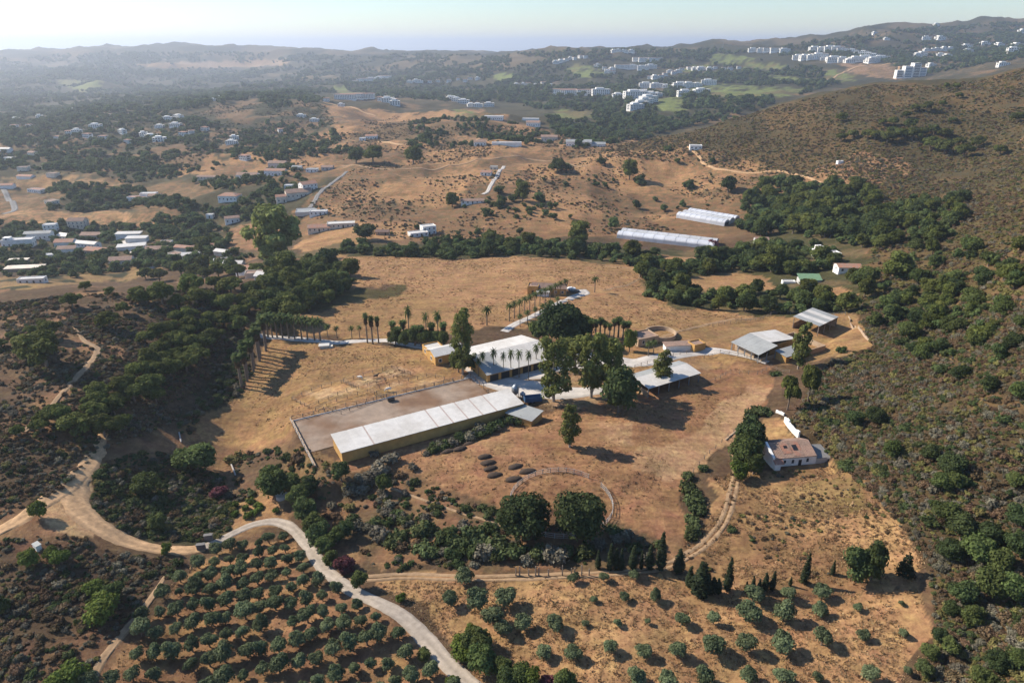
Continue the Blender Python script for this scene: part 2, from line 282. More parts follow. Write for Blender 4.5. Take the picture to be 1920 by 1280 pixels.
COVER = [
 # far woods, golf greens, hills
 ([(0,130),(640,110),(640,170),(500,180),(0,215)], (.085,.085,.055), WOOD, n3, .42,.6),
 ([(640,330),(360,330),(260,330),(430,290),(560,262),(640,232),(600,195),(660,200),(760,212),(900,205),(990,235),(1100,262),(1240,258),(1340,280),(1480,325),(1590,350),(1560,400),(1400,400),(1330,430),(1140,440),(930,452),(700,452),(560,470),(560,400),(600,360)], (.42,.275,.16), (.25,.165,.10), n1,.42,.6),
 ([(560,300),(700,235),(880,215),(960,245),(880,275),(700,262)], (.19,.14,.085), TAN, n1,.45,.62),
 ([(150,325),(330,330),(420,285),(560,265),(620,225),(590,195),(520,180),(420,195),(330,230),(240,260)], (.21,.15,.095), WOOD, n1,.46,.6),
 ([(0,330),(140,325),(225,345),(180,365),(0,360)], (.26,.19,.11), WOOD, n2,.5,.65),
 ([(0,395),(310,398),(310,425),(0,425)], TAN, STRAW, n2,.4,.6),
 ([(60,335),(230,335),(230,358),(0,352)], STRAW, FIELD, n2,.4,.6),
 ([(420,430),(520,400),(560,420),(480,470),(420,460)], TAN, RED, n2,.4,.6),
 ([(560,470),(690,420),(720,440),(600,478)], TAN, FIELD, n2,.4,.6),
 ([(500,140),(620,135),(640,150),(500,155)], (.2,.17,.11), WOOD, n1,.4,.6),
 ([(250,120),(540,112),(540,123),(300,130)], (.42,.32,.23), FIELD, n3,.3,.6),
 ([(1580,118),(1680,122),(1690,150),(1590,138)], (.40,.28,.2), FIELD, n2,.4,.6),
 ([(1650,120),(1920,90),(1920,118),(1740,150)], (.085,.08,.05), (.2,.155,.1), n2,.5,.65),
 ([(1600,60),(1920,38),(1920,90),(1660,115)], (.065,.065,.042), (.18,.14,.095), n1,.5,.68),
 ([(640,145),(900,130),(1050,150),(1350,180),(1400,200),(1250,240),(1000,215),(900,190),(640,180)], WOOD, (.09,.09,.055), n1,.4,.6),
 ([(110,150),(190,152),(190,180),(150,175)], (.25,.27,.13), GOLF, n1,.4,.6),
 ([(925,138),(965,140),(960,150),(920,148)], GOLF, GOLF, n1,.4,.6),
 ([(1065,122),(1110,125),(1105,150),(1070,140)], GOLF, GREENISH, n1,.4,.6),
 ([(1040,205),(1105,208),(1110,222),(1050,225)], GOLF, GREENISH, n1,.4,.6),
 ([(1228,185),(1275,182),(1280,212),(1230,208)], GOLF, GOLF, n1,.4,.6),
 ([(1290,150),(1390,160),(1520,165),(1480,178),(1300,170)], GOLF, WOOD, n2,.45,.6),
 ([(1550,132),(1595,138),(1600,152),(1540,150)], GOLF, GREENISH, n1,.5,.6),
 ([(1340,100),(1420,108),(1420,125),(1330,118)], GOLF, WOOD, n2,.5,.6),
 ([(1085,128),(1140,132),(1130,140),(1080,138)], GOLF, WOOD, n2,.5,.6),
 ([(1270,128),(1330,120),(1340,126),(1280,136)], GOLF, GREENISH, n2,.5,.6),
 ([(1400,118),(1470,122),(1460,130),(1390,128)], GOLF, GREENISH, n2,.5,.6),
 ([(1300,165),(1400,172),(1500,168),(1480,180),(1380,184),(1290,178)], GOLF, GREENISH, n1,.5,.65),
 ([(1440,140),(1500,146),(1540,150),(1500,156),(1440,150)], GOLF, WOOD, n2,.5,.6),
 ([(625,162),(650,165),(690,180),(660,178)], GOLF, GREENISH, n1,.5,.6),
 ([(840,205),(860,204),(910,218),(890,222)], GOLF, GREENISH, n1,.5,.6),
 ([(950,160),(1040,152),(1060,165),(980,172)], (.22,.19,.16), WOOD, n2,.5,.6),
 # right ridge
 ([(1100,292),(1200,265),(1300,245),(1460,197),(1640,156),(1740,158),(1830,149),(1920,126),(1920,600),(1600,560),(1640,450),(1500,335),(1330,278)], (.15,.11,.058), (.095,.078,.04), n1,.42,.6),
 ([(1500,340),(1590,350),(1680,335),(1710,300),(1600,285),(1540,310)], TAN, RED, n2,.45,.65),
 # river belt
 ([(420,480),(560,470),(640,455),(760,460),(900,450),(1010,455),(1100,465),(1230,470),(1330,470),(1500,430),(1620,440),(1640,570),(1520,600),(1430,590),(1260,575),(1205,545),(1215,510),(1120,492),(950,480),(760,492),(600,490)], (.075,.08,.04), (.15,.125,.075), n2,.5,.65),
 ([(1250,480),(1385,482),(1385,495),(1250,492)], TAN, STRAW, n2,.4,.6),
 ([(1290,520),(1360,512),(1440,520),(1450,545),(1330,555),(1280,545)], TAN, FIELD, n2,.4,.6),
 ([(1510,545),(1580,535),(1600,560),(1540,560)], TAN, STRAW, n2,.4,.6),
 # left village slope
 ([(0,545),(170,530),(300,520),(300,500),(0,520)], (.3,.22,.12), WOOD, n2,.5,.6),
 # estate fields
 ([(590,492),(640,480),(760,482),(850,490),(950,480),(1100,490),(1190,500),(1215,520),(1205,545),(1260,575),(1430,590),(1400,605),(1330,622),(1340,660),(1190,650),(1000,610),(930,615),(740,640),(490,632),(560,600),(640,570),(740,548),(720,535),(660,540),(650,515)], FIELD, TAN, n1,.38,.62),
 ([(590,562),(660,545),(740,535),(745,545),(680,565),(600,578)], (.10,.095,.045), (.13,.11,.05), n2,.4,.6),
 ([(1330,622),(1440,590),(1600,590),(1645,650),(1560,670),(1340,690)], (.29,.205,.12), FIELD, n2,.4,.62),
 ([(495,642),(740,647),(880,690),(885,716),(560,795),(500,835),(345,832),(335,800),(375,755),(460,730),(480,690)], FIELD, (.27,.185,.105), n1,.42,.62),
 ([(540,745),(620,715),(735,690),(860,700),(880,715),(640,775),(560,785)], STRAW, FIELD, n2,.4,.62),
 ([(560,740),(640,716),(668,728),(590,756)], PALE, STRAW, n4,.4,.6),
 ([(650,712),(735,690),(770,702),(680,726)], PALE, TAN, n4,.4,.6),
 ([(600,760),(690,733),(715,742),(640,768)], STRAW, TAN, n4,.4,.6),
 ([(700,728),(790,705),(830,715),(730,740)], STRAW, PALE, n4,.4,.6),
 ([(880,690),(1080,650),(1340,650),(1330,700),(1080,770),(900,730)], (.36,.27,.19), FIELD, n2,.4,.6),
 ([(600,880),(780,830),(960,790),(1100,765),(1320,690),(1440,690),(1415,770),(1390,800),(1300,880),(1285,990),(1200,1015),(1150,970),(950,960),(870,930),(760,880),(640,910)], RED, (.37,.25,.16), n1,.42,.66),
 ([(1395,715),(1432,730),(1335,862),(1262,905),(1175,885),(1210,845),(1300,815)], (.44,.31,.205), (.36,.25,.16), n2,.4,.65),
 ([(1080,800),(1180,790),(1200,840),(1120,860)], (.40,.28,.185), RED, n2,.4,.65),
 ([(560,830),(620,870),(620,930),(470,930),(430,880),(470,850)], (.23,.165,.1), SCRUB, n2,.45,.65),
 ([(620,900),(760,875),(870,930),(950,965),(1150,975),(1240,1010),(1240,1065),(950,1060),(700,1075),(640,1020),(600,960)], (.25,.16,.105), (.14,.105,.07), n2,.42,.6),
 ([(690,1088),(960,1080),(1240,1072),(1500,1110),(1720,1100),(1752,1180),(1690,1280),(1690,1400),(900,1400),(900,1280),(800,1160),(690,1100)], STRAW, TAN, n2,.36,.66),
 ([(1330,890),(1420,890),(1570,868),(1640,930),(1740,1050),(1720,1100),(1480,1100),(1240,1070),(1300,1000),(1370,930)], STRAW, (.27,.18,.105), n2,.4,.6),
 ([(1480,915),(1600,905),(1640,960),(1560,990),(1480,960)], (.19,.15,.075), (.27,.2,.11), n4,.4,.6),
 ([(1420,790),(1470,785),(1510,840),(1430,830)], STRAW, FIELD, n2,.4,.6),
 ([(470,1005),(545,1005),(600,1095),(760,1185),(860,1290),(880,1400),(60,1400),(190,1270),(330,1085),(385,1045)], SOIL, (.33,.215,.13), n4,.42,.62),
 ([(430,940),(530,920),(550,975),(470,975),(430,990)], STRAW, TAN, n2,.4,.6),
 ([(165,900),(200,870),(330,850),(420,900),(440,960),(420,1000),(380,1015),(250,1010),(180,970)], (.08,.085,.05), (.15,.115,.07), n2,.45,.65),
 ([(0,1010),(120,1000),(250,1040),(340,1045),(180,1270),(60,1400),(-200,1400),(-200,1010)], (.10,.075,.055), (.17,.11,.075), n2,.5,.72),
 ([(70,958),(130,905),(165,900),(160,950),(200,995),(130,1002),(85,985)], (.56,.40,.255), (.46,.32,.2), n4,.4,.62),
 ([(330,790),(430,650),(470,620),(480,690),(450,730),(350,800)], DARK, SCRUB, n2,.45,.65),
 ([(1480,790),(1560,672),(1640,650),(1600,590),(1920,560),(2100,560),(2100,1400),(1690,1400),(1755,1180),(1740,1050),(1640,930),(1570,868),(1520,820)], (.095,.075,.048), (.17,.12,.07), n2,.52,.75),
]
GREENS = []
for (pts, ca, cb, nn, lo, hi) in COVER:
    Pw = wpoly(pts)
    if ca == GOLF: GREENS.append(Pw)
    ins_ = None; ins = inpoly(WX, WY, Pw)
    tt = sstep(lo, hi, nn[ins]); C[ins] = mix(ca, cb, tt)
C *= (0.84+.32*n4)[...,None]*(0.88+.24*n2)[...,None]*np.array((.77,.66,.53))
SPK = sstep(400, 620, GY)*(.35+.9*sstep(.35,.62,n1))*(1-.5*sstep(1800,3000,GY)); SPK = np.clip(SPK+.8*sstep(.42,.6,GU)*sstep(260,420,GY), 0, 1)
V = np.stack([GX, GY, H], -1).reshape(-1, 3)
ii = (np.arange(NR-1)[:,None]*NC+np.arange(NC-1)[None]).ravel()
Fq = np.stack([ii, ii+1, ii+NC+1, ii+NC], 1)

def ground_material():
    m = bpy.data.materials.new('dry_ground'); m.use_nodes = True; t = m.node_tree; n = t.nodes; L = t.links
    b = n['Principled BSDF']; b.inputs['Roughness'].default_value = .95; b.inputs['Specular IOR Level'].default_value = .1
    a = n.new('ShaderNodeAttribute'); a.attribute_name = 'cover'
    tc = n.new('ShaderNodeTexCoord')
    def nz(scale, det, lo, hi):
        x = n.new('ShaderNodeTexNoise'); x.inputs['Scale'].default_value = scale; x.inputs['Detail'].default_value = det; x.inputs['Roughness'].default_value = .7
        L.new(tc.outputs['Object'], x.inputs['Vector']); r = n.new('ShaderNodeMapRange'); r.inputs[1].default_value = .3; r.inputs[2].default_value = .7; r.inputs[3].default_value = lo; r.inputs[4].default_value = hi
        L.new(x.outputs[0], r.inputs[0]); return x, r
    x1, r1 = nz(.8, 8, .62, 1.36); x2, r2 = nz(.13, 7, .74, 1.22)
    mu = n.new('ShaderNodeMath'); mu.operation = 'MULTIPLY'; L.new(r1.outputs[0], mu.inputs[0]); L.new(r2.outputs[0], mu.inputs[1])
    vm = n.new('ShaderNodeVectorMath'); vm.operation = 'SCALE'; L.new(a.outputs['Color'], vm.inputs[0]); L.new(mu.outputs[0], vm.inputs['Scale'])
    mp = n.new('ShaderNodeMapping'); mp.inputs['Rotation'].default_value = (0, 0, .55); mp.inputs['Scale'].default_value = (.035, .55, .1); L.new(tc.outputs['Object'], mp.inputs[0])
    xs = n.new('ShaderNodeTexNoise'); xs.inputs['Scale'].default_value = 1; xs.inputs['Detail'].default_value = 5; L.new(mp.outputs[0], xs.inputs['Vector'])
    rs_ = n.new('ShaderNodeMapRange'); rs_.inputs[1].default_value = .3; rs_.inputs[2].default_value = .7; rs_.inputs[3].default_value = .84; rs_.inputs[4].default_value = 1.16; L.new(xs.outputs[0], rs_.inputs[0])
    mu2 = n.new('ShaderNodeMath'); mu2.operation = 'MULTIPLY'; L.new(mu.outputs[0], mu2.inputs[0]); L.new(rs_.outputs[0], mu2.inputs[1]); L.new(mu2.outputs[0], vm.inputs['Scale'])
    x3, r3 = nz(.2, 4, .485, .515); hs = n.new('ShaderNodeHueSaturation'); L.new(r3.outputs[0], hs.inputs['Hue']); L.new(vm.outputs[0], hs.inputs['Color'])
    xk, rk = nz(.2, 3, 0, 1); rk.inputs[1].default_value = .47; rk.inputs[2].default_value = .57; xk.inputs['Roughness'].default_value = .6
    mk = n.new('ShaderNodeMath'); mk.operation = 'MULTIPLY'; L.new(rk.outputs[0], mk.inputs[0]); L.new(a.outputs['Alpha'], mk.inputs[1])
    mk2 = n.new('ShaderNodeMath'); mk2.operation = 'MULTIPLY'; L.new(mk.outputs[0], mk2.inputs[0]); mk2.inputs[1].default_value = .6
    mxk = n.new('ShaderNodeMix'); mxk.data_type = 'RGBA'; L.new(mk2.outputs[0], mxk.inputs[0]); L.new(hs.outputs[0], mxk.inputs[6]); mxk.inputs[7].default_value = (.07,.066,.036,1)
    L.new(mxk.outputs[2], b.inputs['Base Color'])
    bp = n.new('ShaderNodeBump'); bp.inputs['Strength'].default_value = .55; bp.inputs['Distance'].default_value = .6; L.new(x1.outputs[0], bp.inputs['Height']); L.new(bp.outputs[0], b.inputs['Normal'])
    return m
terrain = mesh_obj('terrain', V, Fq, ground_material(), smooth=True)
ca_ = terrain.data.color_attributes.new('cover', 'FLOAT_COLOR', 'POINT')
ca_.data.foreach_set('color', np.concatenate([np.clip(C, 0, 1).reshape(-1, 3), SPK.reshape(-1, 1)], 1).astype(np.float32).ravel())
tag(terrain, 'dry hilly land of brown fields and scrub reaching to the coast', kind='structure')

# sea behind the hills
sea_m = mat('sea_water', (.03,.07,.11), rough=.25, var=.1, scale=.004, spec=.5)
sea = mesh_obj('sea', [(-45000,7000,-185),(45000,7000,-185),(45000,48000,-185),(-45000,48000,-185)], [(0,1,2,3)], sea_m)
tag(sea, 'pale hazy sea behind the far hills', kind='structure')

# ------------------------------------------------------------------ roads and tracks
def catmull(P, step):
    P = [Vector(p) for p in P]; P = [P[0]*2-P[1]]+P+[P[-1]*2-P[-2]]; out = []
    for i in range(1, len(P)-2):
        a, b, c, d = P[i-1:i+3]; k = max(1, int((c-b).length/step))
        for j in range(k):
            t = j/k; out.append(.5*((2*b)+(c-a)*t+(2*a-5*b+4*c-d)*t*t+(3*b-a-3*c+d)*t**3))
    out.append(P[-2]); return out
def road(name, pts, width, m, label, step=1.2, lift=.13, ragged=.0, ruts=False):
    P2 = []
    for p in pts:
        q = at(p[0], p[1]); P2.append(Vector((q.x, q.y, 0)))
    ws = [p[2] if len(p) > 2 else width for p in pts]
    L = catmull(P2, step)
    cum = [0.0]
    for i in range(1, len(P2)): cum.append(cum[-1]+(P2[i]-P2[i-1]).length)
    acc = 0; V = []; F = []; NCX = 9; T_ = []; prof = (.72,.9,1.08,.98,.86,.98,1.08,.9,.72)
    for i, p in enumerate(L):
        if i: acc += (L[i]-L[i-1]).length
        t = (L[min(i+1, len(L)-1)]-L[max(i-1, 0)]).normalized(); nrm = Vector((-t.y, t.x, 0))
        wd = float(np.interp(acc*cum[-1]/max(1e-3, cum[-1]), cum, ws))
        for j in range(NCX):
            f = j/(NCX-1)-.5; e = 1.0
            if j in (0, NCX-1): e = 1+ragged*((float(vnoise(np.array(acc/2.5), np.array(j*3.3), 5))-.5)*2+(float(vnoise(np.array(acc/.9), np.array(j*3.3), 6))-.5))
            q = p+nrm*f*wd*e; T_.append(prof[j]*(.86+.28*float(vnoise(np.array(acc/3.1), np.array(j*1.7+len(pts)), 9))))
            V.append((q.x, q.y, hz(q.x, q.y)+(lift if 0 < j < NCX-1 and not (ruts and j == NCX//2) else -.12)))
    for i in range(len(L)-1):
        for j in range(NCX-1):
            a = i*NCX+j; F.append((a, a+1, a+NCX+1, a+NCX))
    o = mesh_obj(name, V, F, m, smooth=True); a_ = o.data.color_attributes.new('wear', 'FLOAT_COLOR', 'POINT'); a_.data.foreach_set('color', np.repeat(np.array(T_)[:,None], 4, 1).astype(np.float32).ravel()); tag(o, label, kind='structure'); return o
conc = mat('worn_concrete', (.34,.285,.23), rough=.9, var=.2, scale=.9, attr='wear', bump=.1)
dirt = mat('pale_dirt', (.46,.285,.15), rough=.95, var=.3, scale=.9, attr='wear', bump=.25)
dirt2 = mat('track_dirt', (.30,.195,.11), rough=.95, var=.25, scale=.8, attr='wear', bump=.25)
white_conc = mat('pale_concrete', (.46,.42,.38), rough=.85, var=.14, scale=.6, attr='wear', bump=.05)
asph = mat('old_asphalt', (.2,.19,.18), rough=.9, var=.15, scale=.8, attr='wear')
road('concrete_lane', [(905,1300,3.6),(850,1255,3.6),(800,1200,3.7),(755,1155,3.6),(700,1125,3.4),(650,1100,3.4),(610,1068,3.4),(575,1020,3.2),(548,990,3),(515,978,2.8),(475,983,2.6),(440,998,2.6),(410,1014,2.6),(380,1026,2.8)], 3.2, conc, 'pale concrete lane winding between the olive grove and the dry field', ragged=.16)
road('dirt_road', [(384,1026,3.2),(345,1031,3.6),(300,1030,4.2),(240,1015,5),(185,985,5.5),(150,955,6.5),(138,920,6.5),(152,890,5.5),(172,865,4.5),(184,843,4.2),(190,822,3),(200,800,2)], 5, dirt, 'wide pale dirt road curving past the green scrub', ragged=.3)
road('dirt_road', [(-20,1006,4),(40,972,4),(85,940,4.5),(125,912,5.5),(150,890,4.5)], 5, dirt, 'dirt road branch leaving by the shrub at the road fork', lift=.17, ragged=.3)
road('footpath', [(138,612,1.0),(160,640,1.8),(183,655,2.4),(168,682,2.4),(140,712,2.0),(110,745,1.8),(75,785,2.0),(45,810,1.6)], 1.5, dirt2, 'narrow orange footpath down the scrubby slope', ragged=.5, lift=.2)
road('drive', [(470,628,4),(500,631,4),(545,635,4),(600,639,4),(660,640,4),(720,638,4),(760,645,4),(830,660,4),(880,690,4.5),(910,705,6)], 4, white_conc, 'pale estate drive beside the row of palms')
road('drive', [(945,622,4),(965,608,4),(1000,592,4),(1040,572,4),(1072,558,4.5),(1095,550,6),(1090,543,6)], 4, white_conc, 'pale drive climbing to the gatehouse between palms')
road('yard', [(875,705,6),(930,715,11),(985,725,13),(1040,735,11),(1090,735,8),(1130,730,6)], 9, white_conc, 'concrete yard beside the arena and silos', lift=.18)
road('yard', [(1000,690,10),(1060,680,14),(1120,672,14),(1190,680,9),(1240,670,8),(1290,662,7),(1340,657,5),(1400,667,4),(1440,680,4)], 9, white_conc, 'concrete yard between the hangar and the stables', lift=.16)
road('yard', [(945,690,9),(985,694,15),(1030,698,12)], 9, white_conc, 'white paved court under the row of thin palms', lift=.2)
road('dirt_track', [(1378,850,2),(1380,890,2.6),(1372,930,2.8),(1360,970,2.8),(1335,1005,2.8),(1300,1035,2.8),(1250,1060,2.4),(1180,1072,2.2),(1080,1078,2.2),(960,1082,2.4),(850,1082,2.4),(760,1080,2.4),(690,1084,2.6),(655,1090,2.6)], 2.6, dirt2, 'dirt track curving down from the cottage past the cypresses', ragged=.3, ruts=True)
road('dirt_track', [(310,1080,.9),(285,1120,1.6),(245,1170,1.8),(200,1225,1.8),(165,1290,1.8)], 1.6, dirt2, 'straight bare strip along the edge of the olive grove', ragged=.4)
road('dirt_track', [(1190,650,1.8),(1270,622,1.8),(1340,605,1.8),(1420,597,1.8)], 1.8, dirt2, 'faint wheel track along the edge of the big dry field', ragged=.5, lift=.1, ruts=True)
road('dirt_track', [(1130,545,1.6),(1175,535,1.6),(1200,520,1.6),(1185,505,1.6),(1120,497,1.6)], 1.6, dirt2, 'faint curved wheel track at the far end of the dry field', ragged=.5, lift=.1, ruts=True)
road('footpath', [(700,905,.7),(760,925,.8),(830,950,.8),(900,972,.8),(940,985,.7)], .8, dirt2, 'thin worn path down the bank to the holm oaks', ragged=.5, lift=.15)
road('far_road', [(607,192,5),(640,200,5),(680,210,5),(705,218,4)], 5, dirt, 'pale road on the far hill crest', step=6, lift=.5)
road('far_road', [(905,365,4),(918,352,4),(930,335,4),(945,312,4)], 4, white_conc, 'pale steep drive on the brown hill', step=3, lift=.4)
road('far_road', [(560,400,5),(585,385,5),(600,362,4.5),(625,342,4),(650,322,4)], 4.5, asph, 'grey road running up beside the hillside houses', step=3, lift=.4)
road('far_road', [(5,350,6),(15,372,6),(28,392,6),(5,402,6)], 6, asph, 'road bend in the valley by the dry field', step=3, lift=.5)
road('far_road', [(232,452,4),(255,478,4.5),(285,500,5),(268,506,4)], 4.5, white_conc, 'pale village street beside the white villa', step=2, lift=.3)
road('far_road', [(1290,275,3),(1330,312,3),(1400,325,3),(1470,322,3),(1530,340,3),(1590,362,3)], 3, dirt, 'dirt road crossing the brown hill crest', step=3, lift=.4)
road('far_road', [(640,312,3),(720,318,3),(800,318,3),(880,305,3),(1000,300,3),(1100,312,3)], 3, dirt2, 'dirt track along the brown hill', step=3, lift=.4)
road('far_road', [(675,262,4),(740,270,4),(820,272,4),(880,268,4),(960,262,4),(1040,258,4)], 4, dirt, 'pale dirt road behind the brown hill', step=4, lift=.5)
road('far_road', [(1550,150,5),(1600,128,7),(1680,120,7),(1680,150,7)], 6, dirt, 'pale road by the glass apartment block', step=6, lift=.8)

# ------------------------------------------------------------------ air
def add_haze(density=1.1e-4):
    x, y0, y1, z0, z1 = 46000, -600, 49000, float(min(H.min(), -200))-4, float(max(H.max(), CAM_H))+40
    V = [(-x,y0,z0),(x,y0,z0),(x,y1,z0),(-x,y1,z0),(-x,y0,z1),(x,y0,z1),(x,y1,z1),(-x,y1,z1)]
    F = [(0,3,2,1),(4,5,6,7),(0,1,5,4),(1,2,6,5),(2,3,7,6),(3,0,4,7)]
    m = bpy.data.materials.new('air'); m.use_nodes = True; n = m.node_tree.nodes; n.remove(n['Principled BSDF'])
    v = n.new('ShaderNodeVolumePrincipled'); v.inputs['Color'].default_value = (.77,.85,1.0,1); v.inputs['Density'].default_value = density; v.inputs['Anisotropy'].default_value = .36
    m.node_tree.links.new(v.outputs[0], n['Material Output'].inputs['Volume'])
    o = mesh_obj('haze', V, F, m); tag(o, 'pale blue summer haze over the hills', kind='stuff')
add_haze()
# ------------------------------------------------------------------ plant building
def _ico(sub):
    bm = bmesh.new(); bmesh.ops.create_icosphere(bm, subdivisions=sub, radius=1.0)
    V = np.array([v.co[:] for v in bm.verts]); F = np.array([[v.index for v in f.verts] for f in bm.faces]); bm.free(); return V, F
ICO1, ICO2 = _ico(1), _ico(2)
def crown(lobes, n, size, seed, core=.8, up=.25, jit=.55, aspect=.6, icos=ICO1):
    """leaf sprays spread over a set of lobes, on rough inner masses -> V, F(tri), tint"""
    r = np.random.default_rng(seed); L = np.array(lobes, float); Ce, R = L[:,:3], L[:,3:6]
    pr = (R[:,0]*R[:,2]+R[:,0]*R[:,1]); pr /= pr.sum()
    k = r.choice(len(L), n*2, p=pr); d = r.normal(size=(n*2, 3)); d /= np.linalg.norm(d, axis=1)[:,None]
    d[:,2] = np.where(d[:,2] < -.45, -d[:,2], d[:,2])
    p = Ce[k]+d*R[k]*(.80+.3*r.random((n*2, 1)))
    ok = np.ones(n*2, bool)
    for j in range(len(L)):
        q = ((p-Ce[j])/R[j]); ok &= ~((np.sum(q*q, 1) < .55) & (k != j))
    p, d, k = p[ok][:n], d[ok][:n], k[ok][:n]; m = len(p)
    nr = d+r.normal(size=(m, 3))*jit; nr[:,2] += up; nr /= np.linalg.norm(nr, axis=1)[:,None]
    t = np.cross(nr, r.normal(size=(m, 3))); t /= np.linalg.norm(t, axis=1)[:,None]+1e-9; b = np.cross(nr, t)
    a = size*(.6+.8*r.random((m, 1))); c = a*aspect
    V = np.stack([p-t*a, p-b*c+nr*c*.25, p+t*a, p+b*c+nr*c*.25], 1).reshape(-1, 3)
    i = np.arange(m)*4; F = np.concatenate([np.stack([i, i+1, i+2], 1), np.stack([i, i+2, i+3], 1)])
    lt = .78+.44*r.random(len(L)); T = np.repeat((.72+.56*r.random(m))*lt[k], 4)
    VV, FF, TT = [V], [F], [T]; off = len(V)
    if core:
        iv, fi = icos
        for j in range(len(L)):
            rr = 1+.34*(r.random((len(iv), 1))-.5)
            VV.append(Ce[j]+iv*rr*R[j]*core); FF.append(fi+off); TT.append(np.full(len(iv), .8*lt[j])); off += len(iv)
    return np.concatenate(VV), np.concatenate(FF), np.concatenate(TT)
def limb(pts, rad, sides=7):
    V, F = [], []
    for i, (p, q) in enumerate(zip(pts, rad)):
        p = Vector(p); t = (Vector(pts[min(i+1, len(pts)-1)])-Vector(pts[max(i-1, 0)])).normalized()
        x = t.orthogonal().normalized(); y = t.cross(x)
        for s in range(sides):
            a = 2*math.pi*s/sides; V.append(tuple(p+x*math.cos(a)*q+y*math.sin(a)*q))
    for i in range(len(pts)-1):
        for s in range(sides):
            a = i*sides+s; b = i*sides+(s+1)%sides; F += [(a, b, b+sides), (a, b+sides, a+sides)]
    return np.array(V), np.array(F), np.ones(len(V))
def join(parts):
    V, F, T, off = [], [], [], 0
    for (v, f, t) in parts: V.append(v); F.append(f+off); T.append(t); off += len(v)
    return np.concatenate(V), np.concatenate(F), np.concatenate(T)
def tmesh(name, VFT, m, smooth=False):
    V, F, T = VFT
    me = bpy.data.meshes.new(name); V = np.asarray(V, np.float32)
    me.vertices.add(len(V)); me.vertices.foreach_set('co', V.ravel()); me.loops.add(F.size); me.loops.foreach_set('vertex_index', F.ravel().astype(np.int32))
    me.polygons.add(len(F)); me.polygons.foreach_set('loop_start', np.arange(0, F.size, 3, dtype=np.int32)); me.update(calc_edges=True); me.validate()
    a = me.color_attributes.new('tint', 'FLOAT_COLOR', 'POINT'); a.data.foreach_set('color', np.repeat(np.stack([T, T, T, np.ones_like(T)], 1).astype(np.float32), 1, 0).ravel())
    me.materials.append(m)
    if smooth: me.polygons.foreach_set('use_smooth', np.ones(len(F), bool))
    return me
def leaf_mat(name, c, ov=.26, tr=.3): return mat(name, c, rough=.7, var=.12, scale=1.5, objvar=ov, attr='tint', trans=tr, spec=.04)
M_OLIVE = leaf_mat('olive_leaf', (.118,.142,.072)); M_PINE = leaf_mat('pine_needle', (.108,.122,.034)); M_BROAD = leaf_mat('broad_leaf', (.088,.11,.036))
M_EUC = leaf_mat('eucalyptus_leaf', (.165,.18,.055)); M_CYP = leaf_mat('cypress_leaf', (.036,.047,.024), .15); M_PALM = leaf_mat('palm_frond', (.08,.105,.035)); M_BRIGHT = leaf_mat('bright_leaf', (.10,.135,.03))
M_OAK = leaf_mat('oak_leaf', (.052,.07,.028)); M_PINK = leaf_mat('bougainvillea', (.16,.06,.075)); M_DARK = leaf_mat('dark_leaf', (.068,.09,.034)); M_FAR = leaf_mat('valley_leaf', (.088,.115,.042), .35)
M_SG = leaf_mat('grey_scrub', (.14,.125,.09), .3, .1); M_SD = leaf_mat('dark_scrub', (.072,.088,.035), .3, .12); M_SB = leaf_mat('brown_scrub', (.14,.092,.055), .3, .1); M_SY = leaf_mat('yellow_scrub', (.17,.15,.055), .25, .15)
M_STRAW = leaf_mat('straw_tuft', (.34,.225,.125), .25, .2); M_RUST = leaf_mat('rust_tuft', (.22,.13,.075), .25, .15)
M_BARK = mat('bark', (.17,.13,.10), rough=.95, var=.25, scale=3, bump=.3); M_PBARK = mat('palm_bark', (.20,.155,.115), rough=.95, var=.25, scale=4, bump=.3); M_EBARK = mat('pale_bark', (.33,.28,.23), rough=.9, var=.25, scale=2)
PROTO = {}
def rs(seed): return np.random.default_rng(seed)
def lobes_round(r, n, w, h, z0, rr=(.42,.6)):
    out = [(0, 0, z0+h*.5, w*.33, w*.33, h*.42)]
    for i in range(n):
        a = 2*math.pi*(i+r.random()*.6)/n; zz = z0+h*(.28+.5*r.random()); q = w*.5*(rr[0]+(rr[1]-rr[0])*r.random()); e = (w*.5-q*.8)*(.75+.35*r.random())
        out.append((math.cos(a)*e, math.sin(a)*e, zz, q, q, q*.85))
    return out
def reg(kind, variants, w, h): PROTO[kind] = (variants, w, h)
